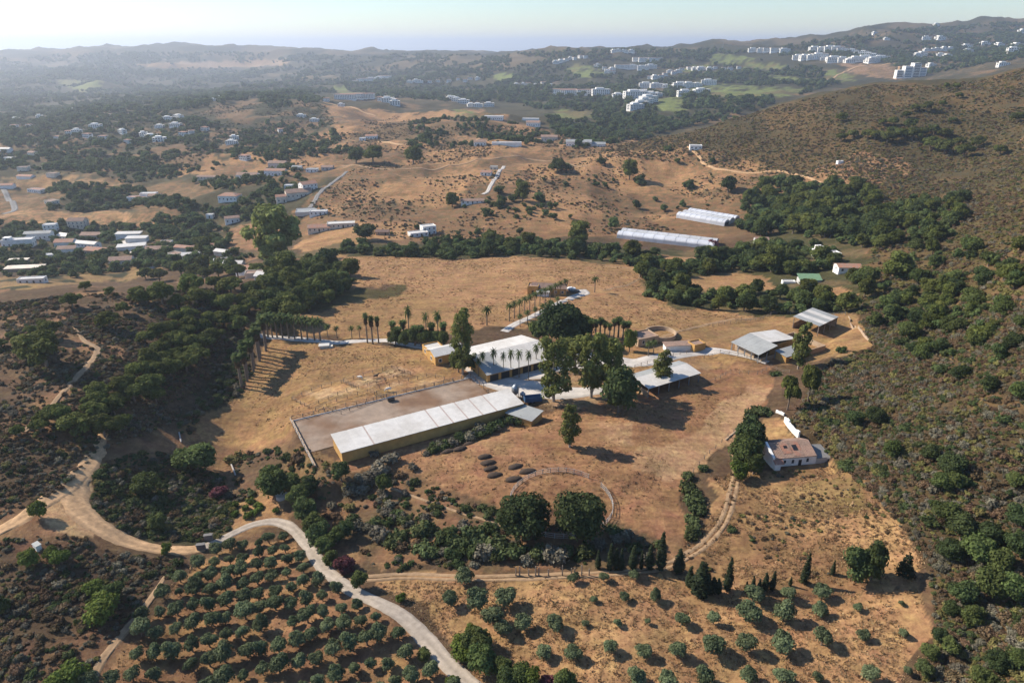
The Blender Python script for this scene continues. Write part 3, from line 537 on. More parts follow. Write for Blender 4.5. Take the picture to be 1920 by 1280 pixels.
def build_protos():
    # each variant: list of (part name, mesh)
    v = []
    for s in range(6):
        r = rs(100+s); w, h = 4.2, 3.9
        lb = lobes_round(r, 6, w*.95, h*.72, h*.26)
        tr = [limb([(0,0,-.4),(r.normal()*.08,r.normal()*.08,.6),(r.normal()*.25,r.normal()*.25,1.5)], [.24,.2,.13])]
        for q in range(3):
            a = q*2.1+r.random(); tr.append(limb([(0,0,.7),(math.cos(a)*.5,math.sin(a)*.5,1.5),(math.cos(a)*.9,math.sin(a)*.9,2.2)], [.13,.09,.05], 5))
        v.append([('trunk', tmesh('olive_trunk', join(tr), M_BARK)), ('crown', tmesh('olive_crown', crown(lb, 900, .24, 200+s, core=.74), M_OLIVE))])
    reg('olive', v, 4.2, 3.9)
    v = []
    for s in range(6):
        r = rs(300+s); w, h = 6.4, 5.0; lb = [(0,0,h*.78,w*.26,w*.26,h*.16)]
        for i in range(13):
            a = i*2.4+r.random()*.5; e = w*(.12+.27*r.random()); q = w*(.13+.07*r.random()); lb.append((math.cos(a)*e, math.sin(a)*e, h*(.50+.32*r.random())-e*.14, q, q, q*.8))
        tr = [limb([(0,0,-.5),(.1,.05,h*.3),(r.normal()*.2,r.normal()*.2,h*.7)], [.26,.2,.12])]
        for q in range(4):
            a = q*1.6+r.random(); tr.append(limb([(0,0,h*.36),(math.cos(a)*w*.13,math.sin(a)*w*.13,h*.52),(math.cos(a)*w*.27,math.sin(a)*w*.27,h*.66)], [.12,.09,.05], 5))
        v.append([('trunk', tmesh('pine_trunk', join(tr), M_BARK)), ('crown', tmesh('pine_crown', crown(lb, 1300, .3, 400+s, core=.8, up=.4), M_PINE))])
    reg('stone_pine', v, 6.4, 5.0)
    for kind, m, seed, w, h, z, nl, n, sz in (('broadleaf', M_BROAD, 500, 6, 5.6, .06, 9, 1100, .3), ('oak', M_OAK, 520, 9, 8, .12, 13, 1900, .36), ('bright', M_BRIGHT, 540, 5, 4, .03, 8, 900, .27), ('darktree', M_DARK, 560, 6, 6, .08, 9, 1100, .3), ('pink', M_PINK, 570, 3, 2, .03, 6, 600, .2), ('bigeuc', M_EUC, 580, 14, 13, .05, 18, 3200, .5), ('round_pine', M_PINE, 590, 6, 6.4, .12, 8, 1100, .3)):
        v = []
        for s in range(4):
            r = rs(seed+s); lb = lobes_round(r, nl, w, h*(1-z), h*z)
            if kind == 'bigeuc':
                lb = [(math.cos(j*2.4)*w*(.08+.36*r.random())*math.sin(.4+2.4*j/30), math.sin(j*2.4)*w*(.08+.36*r.random())*math.sin(.4+2.4*j/30), h*(.14+.78*j/30), w*(.09+.07*r.random()), w*(.09+.07*r.random()), w*(.08+.05*r.random())) for j in range(30)]
            for q in range(3): lb.append((r.normal()*w*.1, r.normal()*w*.1, h*(.8+.06*r.random()), w*.2, w*.2, h*.16))
            tr = [limb([(0,0,-.5),(.05,.05,h*.25),(r.normal()*.2,r.normal()*.2,h*.6)], [.05*w,.04*w,.02*w])]
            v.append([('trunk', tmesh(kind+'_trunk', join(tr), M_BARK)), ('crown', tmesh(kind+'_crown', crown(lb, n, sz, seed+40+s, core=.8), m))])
        reg(kind, v, w, h)
    v = []
    for s in range(5):      # tall open eucalyptus
        r = rs(600+s); w, h = 8.5, 16; lb = []; tr = []
        tr.append(limb([(0,0,-.6),(.15,.1,h*.25),(r.normal()*.3,r.normal()*.3,h*.55),(r.normal()*.5,r.normal()*.5,h*.85)], [.42,.34,.22,.09], 8))
        for i in range(24):
            f = .17+.78*(i+r.random()*.5)/24; e = w*.5*(1.05-.75*abs(f-.5)*1.3)*(.3+.6*r.random()); a = i*2.4+r.random(); q = w*(.12+.08*r.random()); z = h*f
            lb.append((math.cos(a)*e, math.sin(a)*e, z, q, q, q*1.05))
            if i % 2 == 0: tr.append(limb([(0,0,z-h*.14),(math.cos(a)*e*.5,math.sin(a)*e*.5,z-h*.06),(math.cos(a)*e,math.sin(a)*e,z)], [.15,.1,.05], 5))
        v.append([('trunk', tmesh('eucalyptus_trunk', join(tr), M_EBARK)), ('crown', tmesh('eucalyptus_crown', crown(lb, 2600, .36, 640+s, core=.66, up=.0), M_EUC))])
    reg('eucalyptus', v, 8.5, 16)
    v = []
    for s in range(4):      # slim dense eucalyptus
        r = rs(660+s); w, h = 5.2, 11; lb = []
        for i in range(12):
            f = .16+.78*i/11; q = w*.24*(1-.55*abs(f-.48)*1.4); a = i*2.4; e = w*.5*(1-abs(f-.5)*1.25)*.55; lb.append((math.cos(a)*e, math.sin(a)*e, h*f, q, q, q*1.25))
        tr = [limb([(0,0,-.5),(.05,0,h*.3),(0,.1,h*.8)], [.25,.18,.06])]
        v.append([('trunk', tmesh('slim_trunk', join(tr), M_EBARK)), ('crown', tmesh('slim_crown', crown(lb, 1300, .3, 670+s, core=.72, up=.0), M_EUC))])
    reg('slim_eucalyptus', v, 5.2, 11)
    v = []
    for s in range(4):
        r = rs(700+s); w, h = 1.7, 8.0; lb = []
        for i in range(11):
            f = .08+.87*i/10; q = w*.5*min(1, .55+2.2*f)*(1-max(0, f-.35)*1.25)+.07; lb.append((r.normal()*.06, r.normal()*.06, h*f, q, q, h*.07))
        v.append([('trunk', tmesh('cypress_trunk', join([limb([(0,0,-.4),(0,0,.5),(0,0,h*.6)], [.13,.12,.04])]), M_BARK)), ('crown', tmesh('cypress_crown', crown(lb, 700, .17, 710+s, core=.85, up=.6, jit=.4), M_CYP))])
    reg('cypress', v, 1.7, 8.0)
    v = []
    for s in range(3):      # tiered cedar
        r = rs(720+s); w, h = 6, 7.5; lb = [(0,0,h*.95,.3,.3,.5)]
        for t in range(6):
            f = .16+.13*t; q = w*.5*(1-f*.85)
            for i in range(6):
                a = i*1.05+t*.5+r.random()*.3; e = q*.62*(.8+.4*r.random()); lb.append((math.cos(a)*e, math.sin(a)*e, h*f, q*.42, q*.42, .33))
        v.append([('trunk', tmesh('cedar_trunk', join([limb([(0,0,-.4),(0,0,h*.4),(0,0,h*.95)], [.24,.16,.04])]), M_BARK)), ('crown', tmesh('cedar_crown', crown(lb, 1200, .24, 730+s, core=.7, up=.6), M_CYP))])
    reg('cedar', v, 6, 7.5)
    def fronds(r, n, ln, rise, droop, wd, ztop):
        P = []
        for i in range(n):
            a = i*2.399+r.random()*.3; f = i/n; el = rise*(1-f)-.35*f; K = 7; V = []; F = []
            pos = Vector((0,0,ztop)); dirz = el
            for s in range(K):
                t = s/(K-1); wv = wd*math.sin(math.pi*min(.97, .12+.85*t))*.95
                side = Vector((-math.sin(a), math.cos(a), 0)); nz_ = -.35*wv
                V += [tuple(pos+side*wv+Vector((0,0,nz_))), tuple(pos), tuple(pos-side*wv+Vector((0,0,nz_)))]
                dz = dirz-droop*t; pos = pos+Vector((math.cos(a)*math.cos(dz), math.sin(a)*math.cos(dz), math.sin(dz)))*(ln/(K-1))
            for s in range(K-1):
                b = s*3
                for q in (0, 1): F += [(b+q, b+q+1, b+q+4), (b+q, b+q+4, b+q+3)]
            P.append((np.array(V), np.array(F), np.full(len(V), .75+.5*r.random())))
        return join(P)
    v = []
    for s in range(4):      # feather palm
        r = rs(740+s); h = 7.4; b = r.normal()*.15
        v.append([('trunk', tmesh('palm_trunk', join([limb([(0,0,-.4),(b*.3,0,h*.4),(b,0,h*.78),(b,0,h*.84)], [.26,.2,.2,.3])]), M_PBARK)), ('crown', tmesh('palm_crown', fronds(r, 30, 2.6, 1.25, 1.9, .24, h*.84), M_PALM))])
    reg('palm', v, 4.6, 7.4)
    v = []
    for s in range(4):      # fan palm with a dry skirt
        r = rs(760+s); h = 10.0
        sk = crown([(0,0,h*.66,.62,.62,1.6)], 220, .3, 770+s, core=.8, up=-.8); V_, F_, T_ = sk
        fr = fronds(r, 34, 1.55, 1.35, 1.4, .34, h*.86)
        v.append([('trunk', tmesh('fan_palm_trunk', join([limb([(0,0,-.4),(.1,0,h*.4),(.1,0,h*.86)], [.33,.26,.24])]), M_PBARK)), ('dry_skirt', tmesh('fan_palm_skirt', sk, M_SB)), ('crown', tmesh('fan_palm_crown', fr, M_PALM))])
    reg('fan_palm', v, 3.0, 10.0)
    for kind, m, seed in (('bush_dark', M_SD, 800), ('bush_grey', M_SG, 810), ('bush_brown', M_SB, 820), ('bush_green', M_DARK, 830), ('bush_yellow', M_SY, 840), ('bush_bright', M_BRIGHT, 850)):
        v = []
        for s in range(4):
            r = rs(seed+s); w, h = 2.0, 1.3; lb = lobes_round(r, 6, w*(1+.3*r.random()), h*(.7+.4*r.random()), -.1, (.3,.7)); v.append([('', tmesh(kind, crown(lb, 190, .17, seed+60+s, core=.8), m))])
        reg(kind, v, 2.0, 1.3)
    for kind, m, seed in (('tuft_straw', M_STRAW, 860), ('tuft_rust', M_RUST, 866)):
        v = []
        for s in range(3):
            r = rs(seed+s); P_ = []
            for i in range(14):
                a, e = r.random()*6.28, r.random()*.42; x, y = math.cos(a)*e, math.sin(a)*e; t = r.random()*6.28; q = .10+.06*r.random(); hh = .25+.3*r.random(); lx, ly = r.normal()*.14, r.normal()*.14
                P_.append((np.array([(x-math.cos(t)*q, y-math.sin(t)*q, -.05), (x+math.cos(t)*q, y+math.sin(t)*q, -.05), (x+lx, y+ly, hh)]), np.array([[0,1,2]]), np.full(3, .7+.6*r.random())))
            v.append([('', tmesh(kind, join(P_), m))])
        reg(kind, v, 1.0, .5)
    v = []
    for s in range(6):      # low-detail tree for the far valley
        r = rs(880+s); w, h = 6.0, 5.2+r.random()*1.6; lb = lobes_round(r, 5, w, h, 0, (.45,.65)); v.append([('', tmesh('valley_tree', crown(lb, 150, .62, 890+s, core=.82), M_FAR))])
    reg('valley_tree', v, 6.0, 5.6)
build_protos()

COUNT = {}
def put(kind, p, width, name, label, cat, group=None, hscale=1.0, rot=None):
    """one plant standing at world point p, crown about WIDTH metres across"""
    vs_, w0, h0 = PROTO[kind]; i = COUNT.get(kind, 0); COUNT[kind] = i+1
    var = vs_[i % len(vs_)] if i < len(vs_) else vs_[int(rng.integers(len(vs_)))]
    s = width/w0; rz = float(rng.random()*6.283) if rot is None else rot
    sc3 = (s*(1+.08*float(rng.normal())), s*(1+.08*float(rng.normal())), s*hscale)
    if len(var) == 1:
        o = bpy.data.objects.new(name, var[0][1]); col.objects.link(o); root = o
    else:
        root = bpy.data.objects.new(name, None); col.objects.link(root); root.empty_display_size = .3
        for (pn, me) in var:
            c = bpy.data.objects.new(pn, me); col.objects.link(c); c.parent = root
    root.location = (p.x, p.y, p.z-.05*s); root.rotation_euler = (0, 0, rz); root.scale = sc3
    tag(root, label, cat, group); return root
def putpx(kind, cx_, cy_, wpx, name, label, cat, group=None, hs=1.0, hpx=None):
    """plant whose crown is centred on a photo pixel; wpx its width there; base found on the ground"""
    vs_, w0, h0 = PROTO[kind]; p = at(cx_, cy_)
    for k in range(3):
        pm = pxm(p); wm = wpx/pm; hm = wm*h0/w0*hs
        if hpx: hm = hpx/pm/.87
        p = at(cx_, cy_+.5*hm*pm*.86)
    hs2 = hm/(wm*h0/w0)
    return put(kind, p, wm, name, label, cat, group, hscale=hs2)
def putbase(kind, px_, py_, hpx, name, label, cat, group=None, wpx=None):
    """plant standing on a photo pixel, hpx tall there"""
    vs_, w0, h0 = PROTO[kind]; p = at(px_, py_); pm = pxm(p); hm = hpx/pm/.88; wm = wpx/pm if wpx else hm*w0/h0
    return put(kind, p, wm, name, label, cat, group, hscale=hm/(wm*h0/w0))

def scatter(poly, spacing, seed, thin=None, ydens=None):
    """jittered world points inside a traced polygon; thin(x,y)->keep probability"""
    P = wpoly(poly); r = rs(seed); x0, y0 = P.min(0); x1, y1 = P.max(0)
    n = int((x1-x0)*(y1-y0)/spacing**2); n = min(n, 900000)
    x = x0+(x1-x0)*r.random(n); y = y0+(y1-y0)*r.random(n); k = inpoly(x, y, P)
    x, y = x[k], y[k]; k = np.abs(x/y) < 1.25
    if ydens: k &= r.random(len(x)) < np.clip((ydens/y)**1.3, 0, 1)
    if thin is not None: k &= r.random(len(x)) < thin(x, y)
    return x[k], y[k]
def gn_tree(name, meshes):
    """node tree: one of MESHES on each vertex, sized and turned by the vertex's attributes"""
    g = bpy.data.node_groups.new(name, 'GeometryNodeTree')
    g.interface.new_socket('Geometry', in_out='INPUT', socket_type='NodeSocketGeometry'); g.interface.new_socket('Geometry', in_out='OUTPUT', socket_type='NodeSocketGeometry')
    n = g.nodes; L = g.links; gi = n.new('NodeGroupInput'); go = n.new('NodeGroupOutput')
    m2p = n.new('GeometryNodeMeshToPoints'); L.new(gi.outputs[0], m2p.inputs['Mesh'])
    jn = n.new('GeometryNodeJoinGeometry')
    for me in reversed(meshes):
        so_ = bpy.data.objects.new(me.name+'_source', me); oi = n.new('GeometryNodeObjectInfo'); oi.inputs['Object'].default_value = so_
        g2 = n.new('GeometryNodeGeometryToInstance'); L.new(oi.outputs['Geometry'], g2.inputs[0]); L.new(g2.outputs[0], jn.inputs[0])
    ip = n.new('GeometryNodeInstanceOnPoints'); L.new(m2p.outputs[0], ip.inputs['Points']); L.new(jn.outputs[0], ip.inputs['Instance']); ip.inputs['Pick Instance'].default_value = True
    def na(nm, typ):
        a = n.new('GeometryNodeInputNamedAttribute'); a.data_type = typ; a.inputs['Name'].default_value = nm; return [o for o in a.outputs if o.enabled][0]
    L.new(na('pick', 'INT'), ip.inputs['Instance Index'])
    cb = n.new('ShaderNodeCombineXYZ'); L.new(na('turn', 'FLOAT'), cb.inputs['Z'])
    er = n.new('FunctionNodeEulerToRotation'); L.new(cb.outputs[0], er.inputs[0]); L.new(er.outputs[0], ip.inputs['Rotation'])
    L.new(na('size', 'FLOAT_VECTOR'), ip.inputs['Scale'])
    L.new(ip.outputs[0], go.inputs[0]); return g
def stuff(name, x, y, size, meshes, weights, label, sink=.08, tall=(.8,1.2), seed=1, cat=None):
    r = rs(seed); n = len(x)
    if n == 0: return
    z = hgt(x, y); me = bpy.data.meshes.new(name); me.vertices.add(n); me.vertices.foreach_set('co', np.stack([x, y, z-sink*size], 1).astype(np.float32).ravel())
    a = me.attributes.new('pick', 'INT', 'POINT'); a.data.foreach_set('value', r.choice(len(meshes), n, p=np.array(weights)/np.sum(weights)).astype(np.int32))
    a = me.attributes.new('turn', 'FLOAT', 'POINT'); a.data.foreach_set('value', (r.random(n)*6.283).astype(np.float32))
    s3 = np.stack([size*(.85+.3*r.random(n)), size*(.85+.3*r.random(n)), size*(tall[0]+(tall[1]-tall[0])*r.random(n))], 1)
    a = me.attributes.new('size', 'FLOAT_VECTOR', 'POINT'); a.data.foreach_set('vector', s3.astype(np.float32).ravel())
    me.update(); o = bpy.data.objects.new(name, me); col.objects.link(o)
    md = o.modifiers.new('plants', 'NODES'); md.node_group = gn_tree(name+'_nodes', meshes)
    tag(o, label, cat, kind='stuff'); return o
def vars_of(*kinds):
    out = []
    for k in kinds: out += [v[0][1] for v in PROTO[k][0]]
    return out
# ------------------------------------------------------------------ scrub cover (uncountable)
def lognorm(n, mu, sg, lo, hi, seed): return np.clip(np.exp(rs(seed).normal(math.log(mu), sg, n)), lo, hi)
def clump(sc_, lo, hi, seed): return lambda x, y: sstep(lo, hi, fbm(x/sc_, y/sc_, 3, seed))
B4 = vars_of('bush_dark', 'bush_grey', 'bush_brown', 'bush_green', 'bush_yellow')
def W(d, g, b, gr, ye): return [d]*4+[g]*4+[b]*4+[gr]*4+[ye]*4
TUFT = vars_of('tuft_straw', 'tuft_rust')
def tufts(label, poly, spacing, mu, seed, thin=None, straw=3, rust=1):
    x, y = scatter(poly, spacing, seed, thin); stuff('dry_grass', x, y, lognorm(len(x), mu, .35, .3, 2.2, seed), TUFT, [straw]*3+[rust]*3, label, seed=seed, tall=(.35,.7))
def scrub(name, label, poly, spacing, mu, wt, seed, thin=None, ydens=None, sg=.5, hi=2.2):
    x, y = scatter(poly, spacing, seed, thin, ydens)
    stuff(name, x, y, lognorm(len(x), mu, sg, .2, hi, seed)/1.0, B4, wt, label, seed=seed)
ROADS_KEEP = []
NOT_ROAD = [wpoly(p) for p in (
 [(-30,1018),(60,980),(110,925),(150,880),(180,850),(192,815),(205,820),(190,860),(170,905),(170,945),(200,980),(260,1008),(330,1022),(390,1018),(440,990),(500,968),(540,975),(580,1020),(620,1065),(700,1110),(790,1165),(860,1240),(930,1300),(870,1300),(800,1235),(740,1170),(640,1110),(585,1060),(550,1005),(510,988),(440,1012),(380,1038),(280,1045),(200,1012),(120,985),(60,990),(-30,1030)],
 [(138,612),(165,640),(190,655),(172,684),(110,750),(50,815),(40,805),(105,742),(160,684),(176,657),(150,635)],
 [(300,1075),(315,1085),(180,1290),(150,1290)])]
def offroad(x, y):
    k = np.ones(len(x))
    for P in NOT_ROAD: k[inpoly(x, y, P)] = 0
    return k
NB = [((-27+0,174.5),31,17,29),((-2,214),15,13,30),((49,197),12,6,30),((94,222),20,14,29),((17,301),14,7,-8)]
def in_no_build(x, y):
    k = np.ones(len(x))
    for (c, a, b, an) in NB:
        ca, sa = math.cos(math.radians(an)), math.sin(math.radians(an)); dx, dy = x-c[0], y-c[1]; k[(np.abs(dx*ca+dy*sa) < a) & (np.abs(-dx*sa+dy*ca) < b)] = 0
    return k
FORK = wpoly([(70,958),(130,905),(165,900),(160,950),(200,995),(130,1002),(85,985)])
def nofork(x, y): return np.where(inpoly(x, y, FORK), 0.0, 1.0)
def T(*fs):
    def f(x, y):
        k = np.ones(len(x))
        for g in fs: k = k*g(x, y)
        return k
    return f
scrub('scrub', 'brown and grey scrub over the slope beside the footpath', [(-60,575),(120,555),(300,545),(420,540),(470,600),(430,660),(330,790),(240,830),(190,850),(110,920),(-60,1000)], 0.8, .32, W(1.4,5,6,1,1.2), 41, T(offroad, nofork, clump(11,.2,.55,42)), hi=.95)
scrub('scrub', 'dark low scrub below the dirt road', [(-80,1005),(120,1000),(250,1045),(345,1045),(180,1275),(120,1400),(-220,1400)], 0.75, .34, W(2,4,6,1.2,.8), 43, T(offroad, nofork, clump(8,.18,.5,44)), hi=.95)
scrub('scrub', 'dense green scrub filling the hollow inside the road bend', [(165,900),(200,870),(250,850),(330,850),(420,900),(445,950),(425,1005),(380,1015),(250,1010),(180,970)], .8, .42, W(6,2,2,3,1), 45, T(offroad, clump(7,.2,.45,46)), hi=1.1)
scrub('scrub', 'mixed grey and olive scrub on the slope right of the cottage', [(1480,790),(1555,680),(1640,650),(1610,600),(1930,560),(2050,560),(2100,1400),(1700,1400),(1755,1180),(1740,1050),(1640,930),(1570,868),(1530,820)], 0.6, .35, W(2.5,5,6,1.2,3), 47, T(clump(10,.05,.35,48)), hi=1.1)
scrub('scrub', 'olive brown scrub covering the high ridge', [(1110,288),(1200,266),(1300,247),(1460,199),(1640,159),(1740,161),(1830,152),(1925,130),(2100,150),(2100,570),(1610,590),(1640,450),(1600,340),(1480,330)], 1.7, .5, W(1.2,3,6,.9,4.5), 49, T(clump(40,.1,.5,50)), ydens=480, hi=1.3)
scrub('scrub', 'scrub on the bank below the riding paddock', [(620,905),(760,880),(870,935),(950,970),(1150,985),(1240,1015),(1240,1062),(950,1058),(720,1072),(650,1025),(600,960)], 1.6, .5, W(4,3,3,2,.8), 51, T(clump(9,.42,.62,52)), hi=1.3)
scrub('scrub', 'scrub around the stable end and the drain', [(440,860),(560,830),(625,880),(620,940),(540,925),(440,940)], 1.3, .42, W(4,2,2,3,1), 53, T(clump(8,.36,.6,54)))
tufts('dry straw tufts in the field by the cottage', [(1330,890),(1420,890),(1570,868),(1640,930),(1740,1050),(1720,1095),(1480,1095),(1240,1068),(1300,1000),(1370,930)], .55, .95, 55, T(clump(7,.3,.6,56)), 3, 2)
scrub('weeds', 'brown weeds in patches of the cottage field', [(1330,890),(1420,890),(1570,868),(1640,930),(1740,1050),(1720,1095),(1480,1095),(1240,1068),(1300,1000),(1370,930)], 1.5, .28, W(.6,1,5,.5,2), 255, T(clump(8,.5,.66,56)), hi=.5)
tufts('thin dry grass over the fields and paddocks', [(345,832),(335,800),(470,730),(495,645),(740,650),(885,700),(1100,765),(1320,690),(1440,690),(1300,880),(1285,990),(1150,970),(950,960),(760,880),(640,900),(560,830),(552,802),(880,720),(780,700),(560,795)], 1.0, .8, 57, T(in_no_build, clump(14,.35,.66,58)), 2, 2)
tufts('straw between the spaced olive trees', [(690,1092),(960,1085),(1240,1075),(1500,1112),(1720,1103),(1752,1180),(1690,1400),(930,1400),(900,1280),(800,1170)], .5, .85, 59, T(clump(6,.25,.6,60)), 4, 1)
tufts('dry grass on the grove floor', [(470,1005),(545,1005),(600,1095),(760,1185),(860,1290),(880,1400),(60,1400),(190,1270),(330,1085),(385,1045)], .75, .7, 259, T(offroad, clump(6,.35,.65,260)), 2, 2)
tufts('dry grass of the big field behind the drive', [(590,492),(640,480),(760,482),(950,480),(1190,500),(1215,520),(1205,545),(1260,575),(1430,590),(1330,622),(1000,600),(930,605),(740,628),(560,612),(640,570),(740,548),(660,530)], 1.7, 1.3, 261, T(in_no_build, clump(20,.3,.66,262)), 3, 2)
scrub('weeds', 'small shrubs dotted over the brown hills', [(560,400),(640,330),(430,295),(640,240),(760,215),(990,240),(1240,262),(1480,328),(1560,400),(1330,430),(930,450),(700,450)], 3.2, .5, W(1.5,4,6,1,1), 61, T(clump(55,.36,.7,62)), hi=1.3)
scrub('scrub', 'dark brush lining the ditch beside the tall palms', [(330,800),(380,740),(430,660),(470,640),(470,700),(450,740),(380,775),(345,835)], 1.2, .55, W(5,2,2,3,0), 63, T(clump(8,.2,.5,64)), hi=1.2)

scrub('scrub', 'low scrub and bushes over the slopes of the left valley', [(0,330),(150,325),(330,330),(420,285),(560,265),(640,232),(600,195),(420,195),(330,225),(150,215),(0,230)], 5.0, .8, W(4,3,4,3,1), 263, T(clump(60,.3,.6,264)), hi=1.8)
# ------------------------------------------------------------------ olive trees
a0 = at(374,1068); ea = at(404,1062)-a0; eb = at(370,1094)-a0
ea.z = eb.z = 0
GROVE = wpoly([(375,1048),(420,1025),(470,1008),(520,1000),(548,1020),(585,1075),(640,1115),(740,1180),(800,1235),(850,1290),(870,1330),(110,1330),(200,1270),(250,1185),(320,1090)])
ORD = ['first','second','third','fourth','fifth','sixth','seventh','eighth','ninth','tenth','eleventh','twelfth','thirteenth','fourteenth','fifteenth','sixteenth','seventeenth','eighteenth','nineteenth','twentieth','twenty-first','twenty-second','twenty-third','twenty-fourth']
rows = []
for j in range(-8, 18):
    row = []
    for i in range(-24, 30):
        q = a0+ea*.93*(i+.08*float(rng.normal()))+eb*.86*(j+.08*float(rng.normal()))
        if inpoly(np.array([q.x]), np.array([q.y]), GROVE)[0] and rng.random() > .03: row.append(q)
    if row: rows.append(row)
for j, row in enumerate(rows):
    for i, q in enumerate(row):
        put('olive', Vector((q.x, q.y, hz(q.x, q.y))), float(np.clip(2.8+.42*rng.normal(), 1.7, 3.7)), 'olive_tree', 'grove olive tree, %s from the bare strip in the %s row below the lane bend' % (ORD[min(i, 23)], ORD[min(j, 23)]), 'olive tree', 'olive trees of the dense grove', hscale=1.02+.2*float(rng.random()))
OR = [(872,1079,36),(845,1122,34),(896,1122,50),(949,1118,45),(924,1154,48),(943,1176,38),(981,1166,36),(1040,1168,36),(1075,1083,24),(1132,1081,22),(1188,1077,22),(1113,1122,16),(1170,1118,20),(1228,1115,28),(1097,1168,16),(1158,1166,18),(1214,1164,14),(1278,1160,30),(1020,1221,30),(1075,1223,34),(1143,1211,32),(1207,1219,30),(1268,1217,36),(1193,1266,46),(1251,1274,34),(1337,1158,28),(1402,1146,46),(1412,1113,38),(1469,1146,46),(1475,1111,32),(1540,1109,34),(1536,1142,30),(1607,1138,20),(1690,1130,12),(1335,1207,44),(1398,1205,40),(1465,1205,48),(1540,1193,42),(1617,1189,26),(1692,1185,22),(1321,1266,42),(1402,1264,36),(1467,1266,38),(1532,1268,26),(1629,1262,36),(1700,1256,22)]
ROWS_ = {}
for (x, y, w_) in OR:
    rw = sum(y >= t for t in (1095, 1130, 1153, 1180, 1240)); ROWS_.setdefault(rw, []).append(x); k_ = sorted([q[0] for q in OR if sum(q[1] >= t for t in (1095, 1130, 1153, 1180, 1240)) == rw]).index(x)
    lab, gr = (('large round olive tree, %s along the %s row of the straw field' % (ORD[k_], ORD[rw]), 'large olive trees of the straw field') if w_ >= 32 else ('mid-sized olive tree, %s along the %s row of the straw field' % (ORD[k_], ORD[rw]), 'mid-sized olive trees of the straw field') if w_ >= 22 else ('small young olive tree, %s along the %s row of the straw field' % (ORD[k_], ORD[rw]), 'young olive trees of the straw field'))
    putpx('olive', x, y, w_*.93, 'olive_tree', lab, 'olive tree', gr)

# ------------------------------------------------------------------ stone pines on the left slope
PN = [(290,660,130),(265,770,250),(170,745,160),(80,690,70),(10,735,70),(615,600,120),(700,535,80),(410,495,110),(785,460,110),(915,455,150),(1090,405,140),(1300,410,120),(1260,510,110),(890,665,110),(1060,575,100),(1000,585,90),(1070,625,110),(1050,670,110),(960,645,100),(1180,590,90),(1265,600,110),(1345,620,110),(1200,690,110),(1150,640,100),(1160,725,120),(1060,735,120),(900,765,110),(840,815,130),(1050,840,130),(960,875,130),(890,885,120),(780,890,130),(700,970,140),(760,1010,140),(860,960,140),(880,1020,120),(560,1000,130),(560,1060,140),(650,1085,140),(540,1115,130),(335,1130,150),(270,1150,120),(420,1190,160),(590,1195,170),(680,1185,130),(230,1195,100),(105,1225,80),(820,340,80),(900,350,90),(1020,310,100),(1090,330,90),(1160,345,90),(1230,320,100),(1340,330,100),(1210,395,90),(1320,395,90),(1420,430,110),(1480,410,100),(1440,475,110),(1370,495,110),(1280,500,110),(1190,480,100),(1110,470,110),(1450,320,90),(1550,350,110),(1000,500,90),(830,480,80),(620,440,60),(480,410,60),(930,820,110),(1000,800,110),(1010,720,110),(960,710,100),(820,700,90),(1100,780,100),(1130,800,110),(1350,560,100),(1410,520,110),(1520,430,110),(180,660,70)]
def pine_zone(x, y, big):
    z = ('beside the footpath on the open slope', 'pines beside the footpath') if x < 215 and y < 690 else ('above the end of the wide dirt road', 'pines above the dirt road') if y > 745 else ('along the crest behind the village', 'pines on the village crest') if y < 545 else ('down the ditch beside the dry field', 'pines down the ditch') if y > 670 else ('in the thick band beside the close palm row', 'pines beside the palm row')
    return ('broad umbrella pine ' if big else 'umbrella pine ')+z[0], 'pine tree', z[1]+(', broad' if big else '')
for (x, y, w_) in PN:
    big = w_ > 145
    putpx('stone_pine', x/3, 400+y/3, w_/3*1.12, 'stone_pine', *pine_zone(x/3, 400+y/3, big))
# ridge pines
for (x, y, w_) in [(890,605,60),(1125,630,50),(1180,630,60),(1255,590,50),(1305,550,50),(1370,545,70),(1275,640,70),(890,715,60),(955,700,60),(1040,700,70),(1080,705,70),(1150,715,80),(1175,680,60),(1225,700,80),(1290,700,90),(1345,690,70),(1410,675,70),(1470,690,60),(1520,620,40),(1650,745,80),(1550,740,60),(1460,525,40),(1550,480,40),(1535,430,40),(1480,425,40),(1880,605,70),(1390,750,90),(1470,770,100),(1580,790,90),(1780,790,70)]:
    putpx('stone_pine', 1280+x/3, 20+y/3, w_/3*1.1, 'stone_pine', 'small rounded pine in the band across the high ridge', 'pine tree', 'pines on the high ridge')

# ------------------------------------------------------------------ palms
for i in range(13):
    f = i/12; putbase('fan_palm', 499-46*f+4*math.sin(i*2.1), 652+76*f, 62+4*math.sin(i*1.7), 'fan_palm', 'tall fan palm in the close row casting striped shadow', 'palm tree', 'close row of tall fan palms', wpx=24)
for x in (503,511,520,530,542,553,566,577,590,601): putbase('palm', x, 632+(x-500)*.07, 43+2*math.sin(x), 'palm_tree', 'slender palm in the even row along the estate drive', 'palm tree', 'palms along the estate drive')
for x in (615,632,660,675): putbase('palm', x, 634, 20+(x%7), 'palm_tree', 'short young palm behind the estate drive', 'palm tree', 'young palms behind the drive')
for x, y, h in ((689,643,56),(699,645,53),(710,643,50)): putbase('fan_palm', x, y, h, 'fan_palm', 'one of three tall shaggy fan palms grouped beside the drive', 'palm tree', 'group of three shaggy fan palms', wpx=15)
for x, y, h in ((738,640,38),(748,645,32),(757,640,40),(768,640,64),(779,646,36),(790,648,38),(800,640,52),(810,645,40),(822,640,55),(832,646,42)): putbase('palm' if h > 45 else 'fan_palm', x, y, h, 'palm_tree', 'palm in the dense clump behind the ochre building', 'palm tree', 'palm clump behind the ochre building', wpx=20)
putbase('palm', 913, 610, 34, 'palm_tree', 'lone palm on the dry field beside the drive bend', 'palm tree')
